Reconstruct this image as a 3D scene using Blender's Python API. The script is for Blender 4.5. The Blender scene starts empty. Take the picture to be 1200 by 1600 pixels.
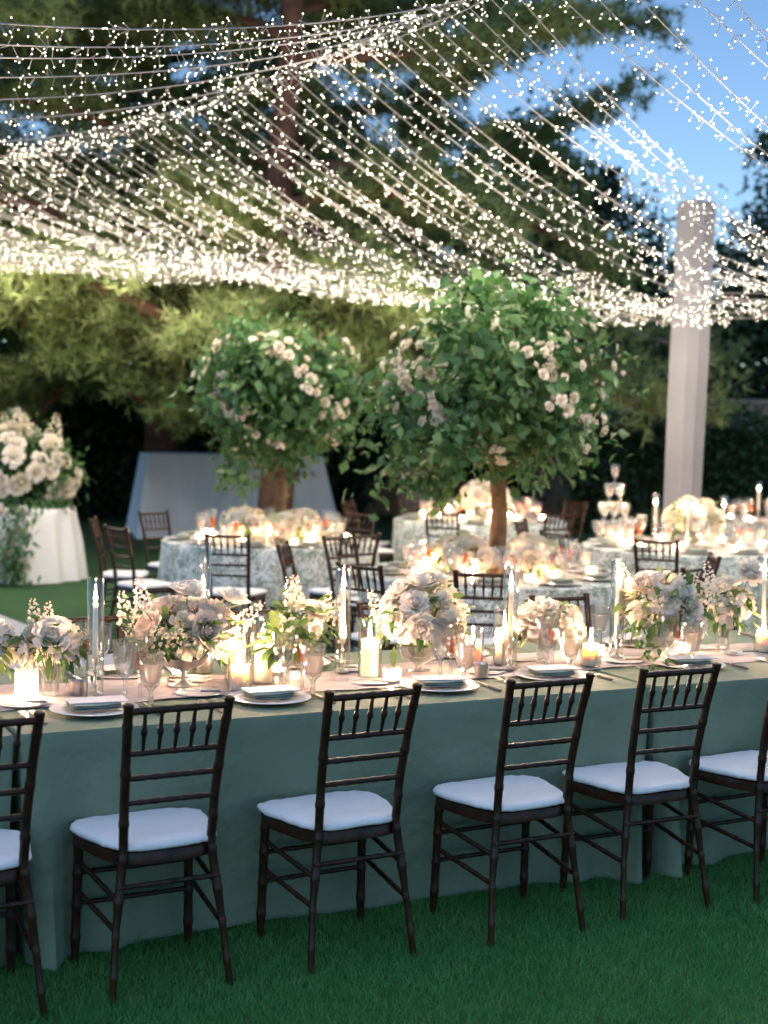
import bpy, bmesh, math, random
import numpy as np
from mathutils import Vector, Matrix, Euler
PI = math.pi
R = math.radians
scene = bpy.context.scene
COL = scene.collection

# ------------------------------------------------------------------ camera
CAM_H = 1.79
cam_data = bpy.data.cameras.new('camera')
cam = bpy.data.objects.new('camera', cam_data)
COL.objects.link(cam)
pitch, roll = math.atan(145 / 2313), R(1.1)
F_ = Vector((0, math.cos(pitch), -math.sin(pitch)))
R0 = Vector((1, 0, 0)); U0 = R0.cross(F_)
R_ = math.cos(roll) * R0 + math.sin(roll) * U0
U_ = math.cos(roll) * U0 - math.sin(roll) * R0
m = Matrix((R_, U_, -F_)).transposed().to_4x4()
m.translation = Vector((0, 0, CAM_H))
cam.matrix_world = m
cam_data.sensor_fit = 'HORIZONTAL'
cam_data.sensor_width = 41.5
cam_data.lens = 80.0
cam_data.clip_start = 0.05
cam_data.clip_end = 2000
cam_data.dof.use_dof = True
cam_data.dof.focus_distance = 5.5
cam_data.dof.aperture_fstop = 3.6
scene.camera = cam

# ------------------------------------------------------------------ world, sun, exposure
world = bpy.data.worlds.new('World')
scene.world = world
world.use_nodes = True
wn = world.node_tree
for n in list(wn.nodes): wn.nodes.remove(n)
w_out = wn.nodes.new('ShaderNodeOutputWorld')
w_bg = wn.nodes.new('ShaderNodeBackground')
w_sky = wn.nodes.new('ShaderNodeTexSky')
w_sky.sky_type = 'NISHITA'
w_sky.sun_disc = False
SUN_EL, SUN_ROT = R(55), R(200)
w_sky.sun_elevation = SUN_EL
w_sky.sun_rotation = SUN_ROT
w_sky.ozone_density = 2.0
w_sky.dust_density = 0.2
w_tint = wn.nodes.new('ShaderNodeMix'); w_tint.data_type = 'RGBA'; w_tint.blend_type = 'MULTIPLY'
w_tint.inputs[0].default_value = 1.0
w_tint.inputs[7].default_value = (0.92, 1.09, 1.22, 1)
wn.links.new(w_sky.outputs[0], w_tint.inputs[6])
wn.links.new(w_tint.outputs[2], w_bg.inputs[0])
w_bg.inputs[1].default_value = 0.034
wn.links.new(w_bg.outputs[0], w_out.inputs[0])

sun_d = bpy.data.lights.new('sun', 'SUN')
sun_d.energy = 0.15
sun_d.angle = R(60)
sun_d.color = (0.80, 0.90, 1.0)
sun = bpy.data.objects.new('sun', sun_d)
COL.objects.link(sun)
# what is left of the day falls soft from above, behind the camera
sd = Vector((math.sin(SUN_ROT) * math.cos(SUN_EL), math.cos(SUN_ROT) * math.cos(SUN_EL), math.sin(SUN_EL)))
sun.rotation_euler = sd.to_track_quat('Z', 'Y').to_euler()

vs = scene.view_settings
vs.view_transform = 'Standard'
try: vs.look = 'None'
except Exception: pass
vs.exposure = 1.95
vs.gamma = 1.0
vs.use_curve_mapping = False
scene.render.engine = 'CYCLES'
cy = scene.cycles
cy.use_denoising = True
try: cy.denoiser = 'OPENIMAGEDENOISE'
except Exception: pass
cy.use_light_tree = True
scene.render.filter_size = 1.0
cy.max_bounces = 6
cy.diffuse_bounces = 2
cy.glossy_bounces = 2
cy.transmission_bounces = 5
cy.transparent_max_bounces = 16
cy.caustics_reflective = False
cy.caustics_refractive = False
cy.sample_clamp_indirect = 4.0
cy.sample_clamp_direct = 0.0
cy.use_adaptive_sampling = True
cy.adaptive_threshold = 0.02

# ------------------------------------------------------------------ helpers: materials
MAT = {}
def mat(name):
    mt = bpy.data.materials.new(name); mt.use_nodes = True
    MAT[name] = mt
    nt = mt.node_tree
    return mt, nt, nt.nodes['Principled BSDF']
def ramp(nt, stops):
    r = nt.nodes.new('ShaderNodeValToRGB')
    el = r.color_ramp.elements
    while len(el) < len(stops): el.new(0.5)
    for e, (p, c) in zip(el, stops): e.position = p; e.color = (*c, 1)
    return r
def noise(nt, scale, detail=4, rough=0.6, coord='Object'):
    tc = nt.nodes.new('ShaderNodeTexCoord')
    n = nt.nodes.new('ShaderNodeTexNoise')
    n.inputs['Scale'].default_value = scale
    n.inputs['Detail'].default_value = detail
    n.inputs['Roughness'].default_value = rough
    nt.links.new(tc.outputs[coord], n.inputs['Vector'])
    return n
def bump(nt, b, src, strength, dist):
    bp = nt.nodes.new('ShaderNodeBump')
    bp.inputs['Strength'].default_value = strength
    bp.inputs['Distance'].default_value = dist
    nt.links.new(src, bp.inputs['Height'])
    nt.links.new(bp.outputs[0], b.inputs['Normal'])
def simple(name, c0, c1, scale=8, rough=0.6, bmp=0.0, bdist=0.002, bscale=None, coord='Object', spec=None, sss=0.0, trans=0.0):
    mt, nt, b = mat(name)
    n = noise(nt, scale, coord=coord)
    r = ramp(nt, [(0.3, c0), (0.7, c1)])
    nt.links.new(n.outputs[0], r.inputs[0])
    nt.links.new(r.outputs[0], b.inputs['Base Color'])
    b.inputs['Roughness'].default_value = rough
    if spec is not None: b.inputs['Specular IOR Level'].default_value = spec
    if bmp:
        n2 = noise(nt, bscale or scale * 6, coord=coord)
        bump(nt, b, n2.outputs[0], bmp, bdist)
    if sss:
        b.inputs['Subsurface Weight'].default_value = sss
        b.inputs['Subsurface Radius'].default_value = (0.02, 0.012, 0.006)
        b.inputs['Subsurface Scale'].default_value = 1.0
    if trans:
        tl = nt.nodes.new('ShaderNodeBsdfTranslucent')
        nt.links.new(r.outputs[0], tl.inputs[0])
        mx = nt.nodes.new('ShaderNodeMixShader'); mx.inputs[0].default_value = trans
        out = [x for x in nt.nodes if x.type == 'OUTPUT_MATERIAL'][0]
        nt.links.new(b.outputs[0], mx.inputs[1]); nt.links.new(tl.outputs[0], mx.inputs[2])
        nt.links.new(mx.outputs[0], out.inputs[0])
    return mt
def leafy(name, c0, c1, c2, trans=0.3, rough=0.55, scale=1.2):
    """leaf colour varying by place and by leaf (random per island)"""
    mt, nt, b = mat(name)
    n = noise(nt, scale)
    g = nt.nodes.new('ShaderNodeNewGeometry')
    ad = nt.nodes.new('ShaderNodeMath'); ad.operation = 'MULTIPLY_ADD'
    ad.inputs[1].default_value = 0.55
    nt.links.new(g.outputs['Random Per Island'], ad.inputs[0])
    sc_ = nt.nodes.new('ShaderNodeMath'); sc_.operation = 'MULTIPLY'; sc_.inputs[1].default_value = 0.5
    nt.links.new(n.outputs[0], sc_.inputs[0]); nt.links.new(sc_.outputs[0], ad.inputs[2])
    r = ramp(nt, [(0.12, c0), (0.5, c1), (0.88, c2)])
    nt.links.new(ad.outputs[0], r.inputs[0])
    nt.links.new(r.outputs[0], b.inputs['Base Color'])
    b.inputs['Roughness'].default_value = rough
    tl = nt.nodes.new('ShaderNodeBsdfTranslucent')
    nt.links.new(r.outputs[0], tl.inputs[0])
    mx = nt.nodes.new('ShaderNodeMixShader'); mx.inputs[0].default_value = trans
    out = [x for x in nt.nodes if x.type == 'OUTPUT_MATERIAL'][0]
    nt.links.new(b.outputs[0], mx.inputs[1]); nt.links.new(tl.outputs[0], mx.inputs[2])
    nt.links.new(mx.outputs[0], out.inputs[0])
    return mt
def glass(name, base=0.05, edge=0.75, power=3.0, tint=(0.97, 0.98, 0.97), rough=0.03, haze=0.0):
    """thin-walled clear glass: what lies behind shows, edges mirror more"""
    mt = bpy.data.materials.new(name); mt.use_nodes = True; MAT[name] = mt
    nt = mt.node_tree
    for n in list(nt.nodes): nt.nodes.remove(n)
    out = nt.nodes.new('ShaderNodeOutputMaterial')
    tr = nt.nodes.new('ShaderNodeBsdfTransparent'); tr.inputs[0].default_value = (*tint, 1)
    gl = nt.nodes.new('ShaderNodeBsdfGlossy'); gl.inputs['Roughness'].default_value = rough
    gl.inputs[0].default_value = (0.95, 0.95, 0.95, 1)
    lw = nt.nodes.new('ShaderNodeLayerWeight'); lw.inputs[0].default_value = 0.5
    pw = nt.nodes.new('ShaderNodeMath'); pw.operation = 'POWER'; pw.inputs[1].default_value = power
    ma = nt.nodes.new('ShaderNodeMath'); ma.operation = 'MULTIPLY_ADD'
    ma.inputs[1].default_value = edge; ma.inputs[2].default_value = base
    nt.links.new(lw.outputs['Facing'], pw.inputs[0]); nt.links.new(pw.outputs[0], ma.inputs[0])
    mx = nt.nodes.new('ShaderNodeMixShader')
    nt.links.new(ma.outputs[0], mx.inputs[0])
    nt.links.new(tr.outputs[0], mx.inputs[1]); nt.links.new(gl.outputs[0], mx.inputs[2])
    last = mx
    if haze:
        tl = nt.nodes.new('ShaderNodeBsdfTranslucent'); tl.inputs[0].default_value = (0.9, 0.88, 0.85, 1)
        m2 = nt.nodes.new('ShaderNodeMixShader'); m2.inputs[0].default_value = haze
        nt.links.new(mx.outputs[0], m2.inputs[1]); nt.links.new(tl.outputs[0], m2.inputs[2]); last = m2
    nt.links.new(last.outputs[0], out.inputs[0])
    return mt
def liquid(name, tint, body, amount):
    mt = bpy.data.materials.new(name); mt.use_nodes = True; MAT[name] = mt
    nt = mt.node_tree
    for n in list(nt.nodes): nt.nodes.remove(n)
    out = nt.nodes.new('ShaderNodeOutputMaterial')
    tr = nt.nodes.new('ShaderNodeBsdfTransparent'); tr.inputs[0].default_value = (*tint, 1)
    tl = nt.nodes.new('ShaderNodeBsdfTranslucent'); tl.inputs[0].default_value = (*body, 1)
    mx = nt.nodes.new('ShaderNodeMixShader'); mx.inputs[0].default_value = amount
    nt.links.new(tr.outputs[0], mx.inputs[1]); nt.links.new(tl.outputs[0], mx.inputs[2])
    nt.links.new(mx.outputs[0], out.inputs[0])
    return mt
def emit(name, col, strength):
    mt = bpy.data.materials.new(name); mt.use_nodes = True; MAT[name] = mt
    nt = mt.node_tree
    for n in list(nt.nodes): nt.nodes.remove(n)
    out = nt.nodes.new('ShaderNodeOutputMaterial')
    e = nt.nodes.new('ShaderNodeEmission'); e.inputs[0].default_value = (*col, 1); e.inputs[1].default_value = strength
    nt.links.new(e.outputs[0], out.inputs[0])
    return mt

simple('wood', (0.013, 0.0055, 0.0038), (0.050, 0.020, 0.010), 30, 0.36, 0.25, 0.001, spec=0.35)
simple('cushion', (0.76, 0.75, 0.75), (0.84, 0.83, 0.82), 6, 0.85, 0.35, 0.004, 40)
simple('sage_cloth', (0.155, 0.212, 0.142), (0.202, 0.262, 0.180), 2.2, 0.85, 0.8, 0.03, 4.5)
simple('sage_napkin', (0.24, 0.30, 0.25), (0.32, 0.38, 0.32), 14, 0.9, 0.2, 0.001, 300)
simple('gauze', (0.62, 0.55, 0.52), (0.76, 0.69, 0.66), 12, 0.9, 0.3, 0.002, 160, trans=0.2)
simple('china', (0.66, 0.66, 0.64), (0.72, 0.72, 0.70), 5, 0.25)
simple('paper', (0.76, 0.75, 0.73), (0.80, 0.79, 0.77), 20, 0.8)
simple('silver', (0.62, 0.58, 0.54), (0.72, 0.69, 0.66), 20, 0.28)
MAT['silver'].node_tree.nodes['Principled BSDF'].inputs['Metallic'].default_value = 1.0
simple('handle', (0.20, 0.16, 0.12), (0.30, 0.25, 0.2), 60, 0.4)
simple('wax', (0.88, 0.76, 0.62), (0.92, 0.81, 0.68), 9, 0.5, sss=1.0)
MAT['wax'].node_tree.nodes['Principled BSDF'].inputs['Subsurface Radius'].default_value = (0.045, 0.036, 0.026)
simple('wick', (0.02, 0.015, 0.01), (0.04, 0.03, 0.02), 30, 0.9)
simple('petal_white', (0.88, 0.80, 0.70), (0.93, 0.87, 0.78), 25, 0.7, trans=0.3)
simple('petal_cream', (0.74, 0.68, 0.52), (0.82, 0.76, 0.62), 25, 0.7, trans=0.3)
simple('petal_blush', (0.88, 0.71, 0.60), (0.92, 0.80, 0.71), 25, 0.7, trans=0.3)
simple('petal_green', (0.50, 0.55, 0.32), (0.66, 0.68, 0.44), 25, 0.7, trans=0.3)
leafy('leaf_bouquet', (0.045, 0.10, 0.03), (0.09, 0.18, 0.045), (0.19, 0.28, 0.08), 0.35)
leafy('leaf_tree', (0.028, 0.085, 0.030), (0.060, 0.155, 0.050), (0.140, 0.250, 0.085), 0.3, 0.45, 3)
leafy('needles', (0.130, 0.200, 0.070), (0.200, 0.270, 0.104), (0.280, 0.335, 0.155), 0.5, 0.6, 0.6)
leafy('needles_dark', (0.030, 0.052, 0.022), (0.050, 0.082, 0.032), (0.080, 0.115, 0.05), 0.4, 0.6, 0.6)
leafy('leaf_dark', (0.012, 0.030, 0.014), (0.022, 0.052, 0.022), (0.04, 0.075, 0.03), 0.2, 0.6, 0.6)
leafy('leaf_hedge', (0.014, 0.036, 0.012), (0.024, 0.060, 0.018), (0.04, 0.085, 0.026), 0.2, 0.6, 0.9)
simple('bark', (0.045, 0.021, 0.014), (0.115, 0.055, 0.036), 6, 0.9, 0.8, 0.03, 14)
simple('bark_pale', (0.22, 0.18, 0.15), (0.34, 0.29, 0.25), 5, 0.9, 0.6, 0.02, 14)
simple('trunk_rustic', (0.10, 0.055, 0.028), (0.22, 0.13, 0.06), 14, 0.85, 0.8, 0.01, 40)
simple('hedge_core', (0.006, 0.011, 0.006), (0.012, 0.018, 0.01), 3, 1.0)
simple('wall_tan', (0.26, 0.19, 0.14), (0.33, 0.25, 0.19), 2, 0.9, 0.4, 0.006, 30)
simple('paving', (0.36, 0.36, 0.38), (0.44, 0.44, 0.46), 1.5, 0.85, 0.3, 0.004, 50)
simple('white_drape', (0.70, 0.70, 0.70), (0.78, 0.78, 0.77), 3, 0.9, 0.2, 0.002, 150)
simple('grey_drape', (0.66, 0.71, 0.80), (0.72, 0.77, 0.85), 2, 0.9, 0.2, 0.003, 120)
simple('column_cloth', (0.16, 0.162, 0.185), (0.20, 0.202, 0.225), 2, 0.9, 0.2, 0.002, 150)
simple('wire', (0.26, 0.25, 0.26), (0.34, 0.33, 0.33), 40, 0.6)
glass('glass_clear', 0.07, 0.95, 2.2)
glass('glass_cut', 0.12, 0.88, 1.7, (0.95, 0.96, 0.95), 0.05, 0.02)
glass('glass_votive', 0.12, 0.6, 2.0, (0.96, 0.95, 0.93), 0.10, 0.22)
liquid('water', (0.98, 0.96, 0.95), (0.95, 0.85, 0.80), 0.28)
liquid('amber', (0.90, 0.42, 0.18), (0.85, 0.36, 0.14), 0.40)
emit('flame', (1.0, 0.58, 0.35), 960)
emit('bulb', (1.0, 0.88, 0.66), 17)
MAT['bulb'].cycles.emission_sampling = 'NONE'   # the strings' light comes from lamps set along them

def crystal(name):
    mt = bpy.data.materials.new(name); mt.use_nodes = True; MAT[name] = mt
    nt = mt.node_tree
    for n in list(nt.nodes): nt.nodes.remove(n)
    out = nt.nodes.new('ShaderNodeOutputMaterial')
    g_ = nt.nodes.new('ShaderNodeBsdfGlass'); g_.inputs['IOR'].default_value = 1.48; g_.inputs['Roughness'].default_value = 0.0
    tr = nt.nodes.new('ShaderNodeBsdfTransparent')
    mx = nt.nodes.new('ShaderNodeMixShader'); mx.inputs[0].default_value = 0.55
    nt.links.new(g_.outputs[0], mx.inputs[1]); nt.links.new(tr.outputs[0], mx.inputs[2])
    nt.links.new(mx.outputs[0], out.inputs[0])
crystal('crystal')
# toile print for the round cloths: white ground, loose grey-green leaf sprays
mt, nt, b = mat('toile')
tc = nt.nodes.new('ShaderNodeTexCoord')
vo = nt.nodes.new('ShaderNodeTexVoronoi'); vo.feature = 'SMOOTH_F1'; vo.inputs['Scale'].default_value = 36
ns = nt.nodes.new('ShaderNodeTexNoise'); ns.inputs['Scale'].default_value = 13; ns.inputs['Detail'].default_value = 5
mm = nt.nodes.new('ShaderNodeMix'); mm.data_type = 'RGBA'; mm.inputs[0].default_value = 0.35
nt.links.new(tc.outputs['Object'], ns.inputs['Vector'])
nt.links.new(tc.outputs['Object'], mm.inputs[6]); nt.links.new(ns.outputs['Color'], mm.inputs[7])
nt.links.new(mm.outputs[2], vo.inputs['Vector'])
ad = nt.nodes.new('ShaderNodeMath'); ad.operation = 'MULTIPLY'
nt.links.new(vo.outputs['Distance'], ad.inputs[0]); nt.links.new(ns.outputs[0], ad.inputs[1])
rp = ramp(nt, [(0.17, (0.24, 0.29, 0.22)), (0.225, (0.60, 0.61, 0.57)), (0.27, (0.72, 0.72, 0.69))])
nt.links.new(ad.outputs[0], rp.inputs[0]); nt.links.new(rp.outputs[0], b.inputs['Base Color'])
b.inputs['Roughness'].default_value = 0.85
# lawn
mt, nt, b = mat('lawn')
n1 = noise(nt, 1.1, 5); n2 = noise(nt, 90, 3, 0.7)
mx = nt.nodes.new('ShaderNodeMix'); mx.data_type = 'FLOAT'; mx.inputs[0].default_value = 0.55
nt.links.new(n1.outputs[0], mx.inputs[2]); nt.links.new(n2.outputs[0], mx.inputs[3])
rp = ramp(nt, [(0.3, (0.022, 0.080, 0.022)), (0.55, (0.045, 0.140, 0.038)), (0.75, (0.085, 0.185, 0.06))])
nt.links.new(mx.outputs[0], rp.inputs[0]); nt.links.new(rp.outputs[0], b.inputs['Base Color'])
b.inputs['Roughness'].default_value = 0.9
bump(nt, b, n2.outputs[0], 0.9, 0.03)
leafy('grass_blade', (0.040, 0.205, 0.052), (0.085, 0.350, 0.092), (0.250, 0.470, 0.180), 0.45, 0.7, 3.0)

# ------------------------------------------------------------------ helpers: geometry
class MB:
    def __init__(s): s.v = []; s.f = []
    def add(s, v, f):
        o = len(s.v); s.v += [tuple(p) for p in v]; s.f += [tuple(i + o for i in q) for q in f]; return s
    def box(s, c, d, rz=0):
        x, y, z = d[0] / 2, d[1] / 2, d[2] / 2
        cs, sn = math.cos(rz), math.sin(rz)
        v = [(c[0] + (i * x) * cs - (j * y) * sn, c[1] + (i * x) * sn + (j * y) * cs, c[2] + k * z) for i in (-1, 1) for j in (-1, 1) for k in (-1, 1)]
        return s.add(v, [(0, 1, 3, 2), (4, 6, 7, 5), (0, 4, 5, 1), (2, 3, 7, 6), (0, 2, 6, 4), (1, 5, 7, 3)])
    def lathe(s, prof, seg=16, c=(0, 0, 0), cap=True):
        v, f = [], []
        for r, z in prof:
            for k in range(seg):
                a = 2 * PI * k / seg; v.append((c[0] + r * math.cos(a), c[1] + r * math.sin(a), c[2] + z))
        for i in range(len(prof) - 1):
            for k in range(seg):
                k2 = (k + 1) % seg
                f.append((i * seg + k, i * seg + k2, (i + 1) * seg + k2, (i + 1) * seg + k))
        if cap:
            if prof[0][0] > 1e-5: f.append(tuple(reversed(range(seg))))
            if prof[-1][0] > 1e-5: f.append(tuple((len(prof) - 1) * seg + k for k in range(seg)))
        return s.add(v, f)
    def tube(s, pts, rad, seg=8, cap=True):
        pts = [Vector(p) for p in pts]; n = len(pts)
        if not hasattr(rad, '__len__'): rad = [rad] * n
        v, f = [], []
        up = Vector((0, 0, 1)); prev = None
        for i, p in enumerate(pts):
            t = (pts[min(i + 1, n - 1)] - pts[max(i - 1, 0)]).normalized()
            if prev is None:
                ref = up if abs(t.z) < 0.9 else Vector((1, 0, 0))
                a = t.cross(ref).normalized()
            else:
                a = (prev - t * prev.dot(t)).normalized()
            prev = a; bq = t.cross(a)
            for k in range(seg):
                an = 2 * PI * k / seg
                v.append(p + (a * math.cos(an) + bq * math.sin(an)) * rad[i])
        for i in range(n - 1):
            for k in range(seg):
                k2 = (k + 1) % seg
                f.append((i * seg + k, i * seg + k2, (i + 1) * seg + k2, (i + 1) * seg + k))
        if cap:
            f.append(tuple(reversed(range(seg)))); f.append(tuple((n - 1) * seg + k for k in range(seg)))
        return s.add(v, f)
    def mesh(s, name, material, smooth=True, bevel=0):
        me = bpy.data.meshes.new(name); me.from_pydata(s.v, [], s.f)
        if bevel:
            bm = bmesh.new(); bm.from_mesh(me)
            bmesh.ops.bevel(bm, geom=list(bm.edges), offset=bevel, segments=2, affect='EDGES', profile=0.5)
            bm.to_mesh(me); bm.free()
        me.materials.append(MAT[material])
        if smooth:
            me.polygons.foreach_set('use_smooth', [True] * len(me.polygons))
            try: me.set_sharp_from_angle(angle=R(50))
            except Exception: pass
        me.update()
        return me
def npmesh(name, v, f, material, smooth=False):
    """fast mesh from numpy arrays (n x 3), (m x k)"""
    me = bpy.data.meshes.new(name)
    v = np.asarray(v, np.float32); f = np.asarray(f, np.int32); k = f.shape[1]
    me.vertices.add(len(v)); me.vertices.foreach_set('co', v.ravel())
    me.loops.add(f.size); me.loops.foreach_set('vertex_index', f.ravel())
    me.polygons.add(len(f)); me.polygons.foreach_set('loop_start', np.arange(0, f.size, k, dtype=np.int32))
    me.polygons.foreach_set('loop_total', np.full(len(f), k, np.int32))
    if smooth: me.polygons.foreach_set('use_smooth', np.ones(len(f), bool))
    me.materials.append(MAT[material]); me.update(calc_edges=True); me.validate()
    return me
def obj(name, me, parent=None, loc=None, rot=None, scale=None):
    o = bpy.data.objects.new(name, me); COL.objects.link(o)
    if parent is not None: o.parent = parent
    if loc is not None: o.location = loc
    if rot is not None: o.rotation_euler = rot
    if scale is not None: o.scale = scale if hasattr(scale, '__len__') else (scale,) * 3
    return o
def tag(o, label, cat, group=None):
    o['label'] = label; o['category'] = cat
    if group: o['group'] = group
    return o
def thing(name, label, cat, loc, rz=0, group=None):
    o = bpy.data.objects.new(name, None); COL.objects.link(o)
    o.empty_display_size = 0.1
    o.location = loc; o.rotation_euler = (0, 0, rz)
    return tag(o, label, cat, group)
def structure(o): o['kind'] = 'structure'; return o
def stuff(o): o['kind'] = 'stuff'; return o

# frame of the long tables: u along the edge, v across, away from the camera
TA = R(26.2)
TO = Vector((-1.153, 4.663, 0)); TU = Vector((math.cos(TA), math.sin(TA), 0)); TV = Vector((-math.sin(TA), math.cos(TA), 0))
TZ = 0.762
def tp(u, v, z=TZ): return TO + TU * u + TV * v + Vector((0, 0, z))

# ------------------------------------------------------------------ the setting: lawn, path, wall, hedges
g = npmesh('lawn', [(-400, -100, 0), (400, -100, 0), (400, 900, 0), (-400, 900, 0)], [(0, 1, 2, 3)], 'lawn')
structure(obj('lawn', g))
# pale path running away behind the long tables
pv = [(-9.5, 16.6, .004), (-3.7, 11.7, .004), (-1.9, 9.35, .004), (-1.1, 9.9, .004), (-2.49, 11.6, .004), (-3.35, 12.95, .004), (-9, 17.6, .004)]
me = bpy.data.meshes.new('garden_path'); me.from_pydata(pv, [], [tuple(range(len(pv)))]); me.materials.append(MAT['paving'])
structure(obj('garden_path', me))

# short blades on the lawn this side of the table and behind it
rng = np.random.default_rng(3)
def blades(n, xr, yr, h, w, keep=None):
    p = np.stack([rng.uniform(*xr, n), rng.uniform(*yr, n)], 1)
    if keep is not None: p = p[keep(p)]
    n = len(p); a = rng.uniform(0, 2 * PI, n); hh = h * rng.uniform(0.5, 1.15, n)
    lean = rng.uniform(0.2, 1.0, n) * hh; la = rng.uniform(0, 2 * PI, n)
    ww = w * rng.uniform(0.6, 1.2, n)
    d = np.stack([np.cos(a) * ww, np.sin(a) * ww], 1)
    z0 = np.zeros((n, 1))
    v0 = np.hstack([p - d, z0]); v1 = np.hstack([p + d, z0])
    tip = np.hstack([p + np.stack([np.cos(la), np.sin(la)], 1) * lean[:, None], hh[:, None]])
    v = np.stack([v0, v1, tip], 1).reshape(-1, 3)
    return v, np.arange(3 * n).reshape(-1, 3)
o_ = np.array([TO.x, TO.y]); nv = np.array([TV.x, TV.y]); nu = np.array([TU.x, TU.y])
v1, f1 = blades(520000, (-2.2, 3.6), (3.4, 7.2), 0.027, 0.0018, lambda p: ((p - o_) @ nv < 0.10))
stuff(obj('grass', npmesh('grass', v1, f1, 'grass_blade')))

# garden wall of tan stucco along the back, with a coping
def wall_piece(x0, x1, y, h, name, label):
    t = thing(name, label, 'wall', ((x0 + x1) / 2, y, 0))
    L = x1 - x0
    obj('wall_face', MB().box((0, 0, h / 2), (L, 0.3, h)).mesh('wall_face', 'wall_tan', False, 0.01), t)
    for k in range(int(L / 1.2)):
        obj('coping_stone', MB().box((-L / 2 + 0.6 + k * 1.2, 0, h + 0.045), (1.185, 0.4, 0.085)).mesh('coping_stone', 'wall_tan', False, 0.012), t)
wall_piece(-14, 16, 28, 2.20, 'garden_wall', 'long tan stucco garden wall behind the hedges at the back')

def rand_dirs(n):
    d = rng.normal(size=(n, 3)); return d / np.linalg.norm(d, axis=1, keepdims=True)
def leaves_at(p, size, aspect=0.55, up=0.3, jitter=0.4):
    """one folded leaf (two triangles, shared midrib) at each point"""
    n = len(p); t = rand_dirs(n); t[:, 2] -= up; t /= np.linalg.norm(t, axis=1, keepdims=True)
    s = np.cross(t, rand_dirs(n)); s /= np.linalg.norm(s, axis=1, keepdims=True) + 1e-9
    nr = np.cross(t, s)
    L = size * rng.uniform(1 - jitter, 1 + jitter, (n, 1)); W = L * aspect * 0.5
    a = p; b_ = p + t * L * 0.45 + s * W + nr * W * 0.3; c = p + t * L; d = p + t * L * 0.45 - s * W + nr * W * 0.3
    v = np.stack([a, b_, c, d], 1).reshape(-1, 3)
    i = np.arange(n)[:, None] * 4
    return v, np.vstack([i + np.array([[0, 1, 2]]), i + np.array([[0, 2, 3]])])
def clumpy(n, box_lo, box_hi, nc, spread):
    c = rng.uniform(box_lo, box_hi, (nc, 3)); i = rng.integers(0, nc, n)
    return c[i] + rng.normal(size=(n, 3)) * spread
def hedge(name, label, x0, x1, y0, y1, h, n, lsize, mat_='leaf_hedge'):
    t = thing(name, label, 'hedge', ((x0 + x1) / 2, (y0 + y1) / 2, 0))
    cx, cy_ = (x0 + x1) / 2, (y0 + y1) / 2
    # plain near-black box, its colour standing for the shade inside the hedge
    nx, nz = max(6, int((x1 - x0) / 0.5)), 6
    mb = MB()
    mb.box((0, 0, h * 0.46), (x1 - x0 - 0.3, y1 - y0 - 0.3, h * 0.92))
    obj('dark_core', mb.mesh('dark_core', 'hedge_core', False), t)
    m_ = n
    # points over the front, top and ends, with bulges
    u = rng.uniform(x0, x1, m_) - cx; w = rng.uniform(0, 1, m_)
    top = rng.uniform(0, 1, m_) < 0.22
    bul = 0.12 * np.sin(u * 2.3 + 1) + 0.10 * np.sin(u * 5.1)
    z = np.where(top, h + bul * 0.5, w * h)
    y = np.where(top, rng.uniform(y0, y1, m_) - cy_, y0 - cy_ - bul * 0.6 - 0.06 * np.sin(z * 4 + u * 3))
    p = np.stack([u, y, z], 1) + rng.normal(size=(m_, 3)) * 0.09
    p[:, 2] = np.clip(p[:, 2], 0.05, None)
    v, f = leaves_at(p, lsize)
    stuff(obj('foliage', npmesh('foliage', v, f, mat_), t))
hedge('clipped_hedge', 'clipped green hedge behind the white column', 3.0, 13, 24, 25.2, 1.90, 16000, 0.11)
hedge('low_hedge', 'low dark hedge behind the draped bar', -13, -0.2, 25, 26, 1.1, 12000, 0.11, 'leaf_dark')

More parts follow.
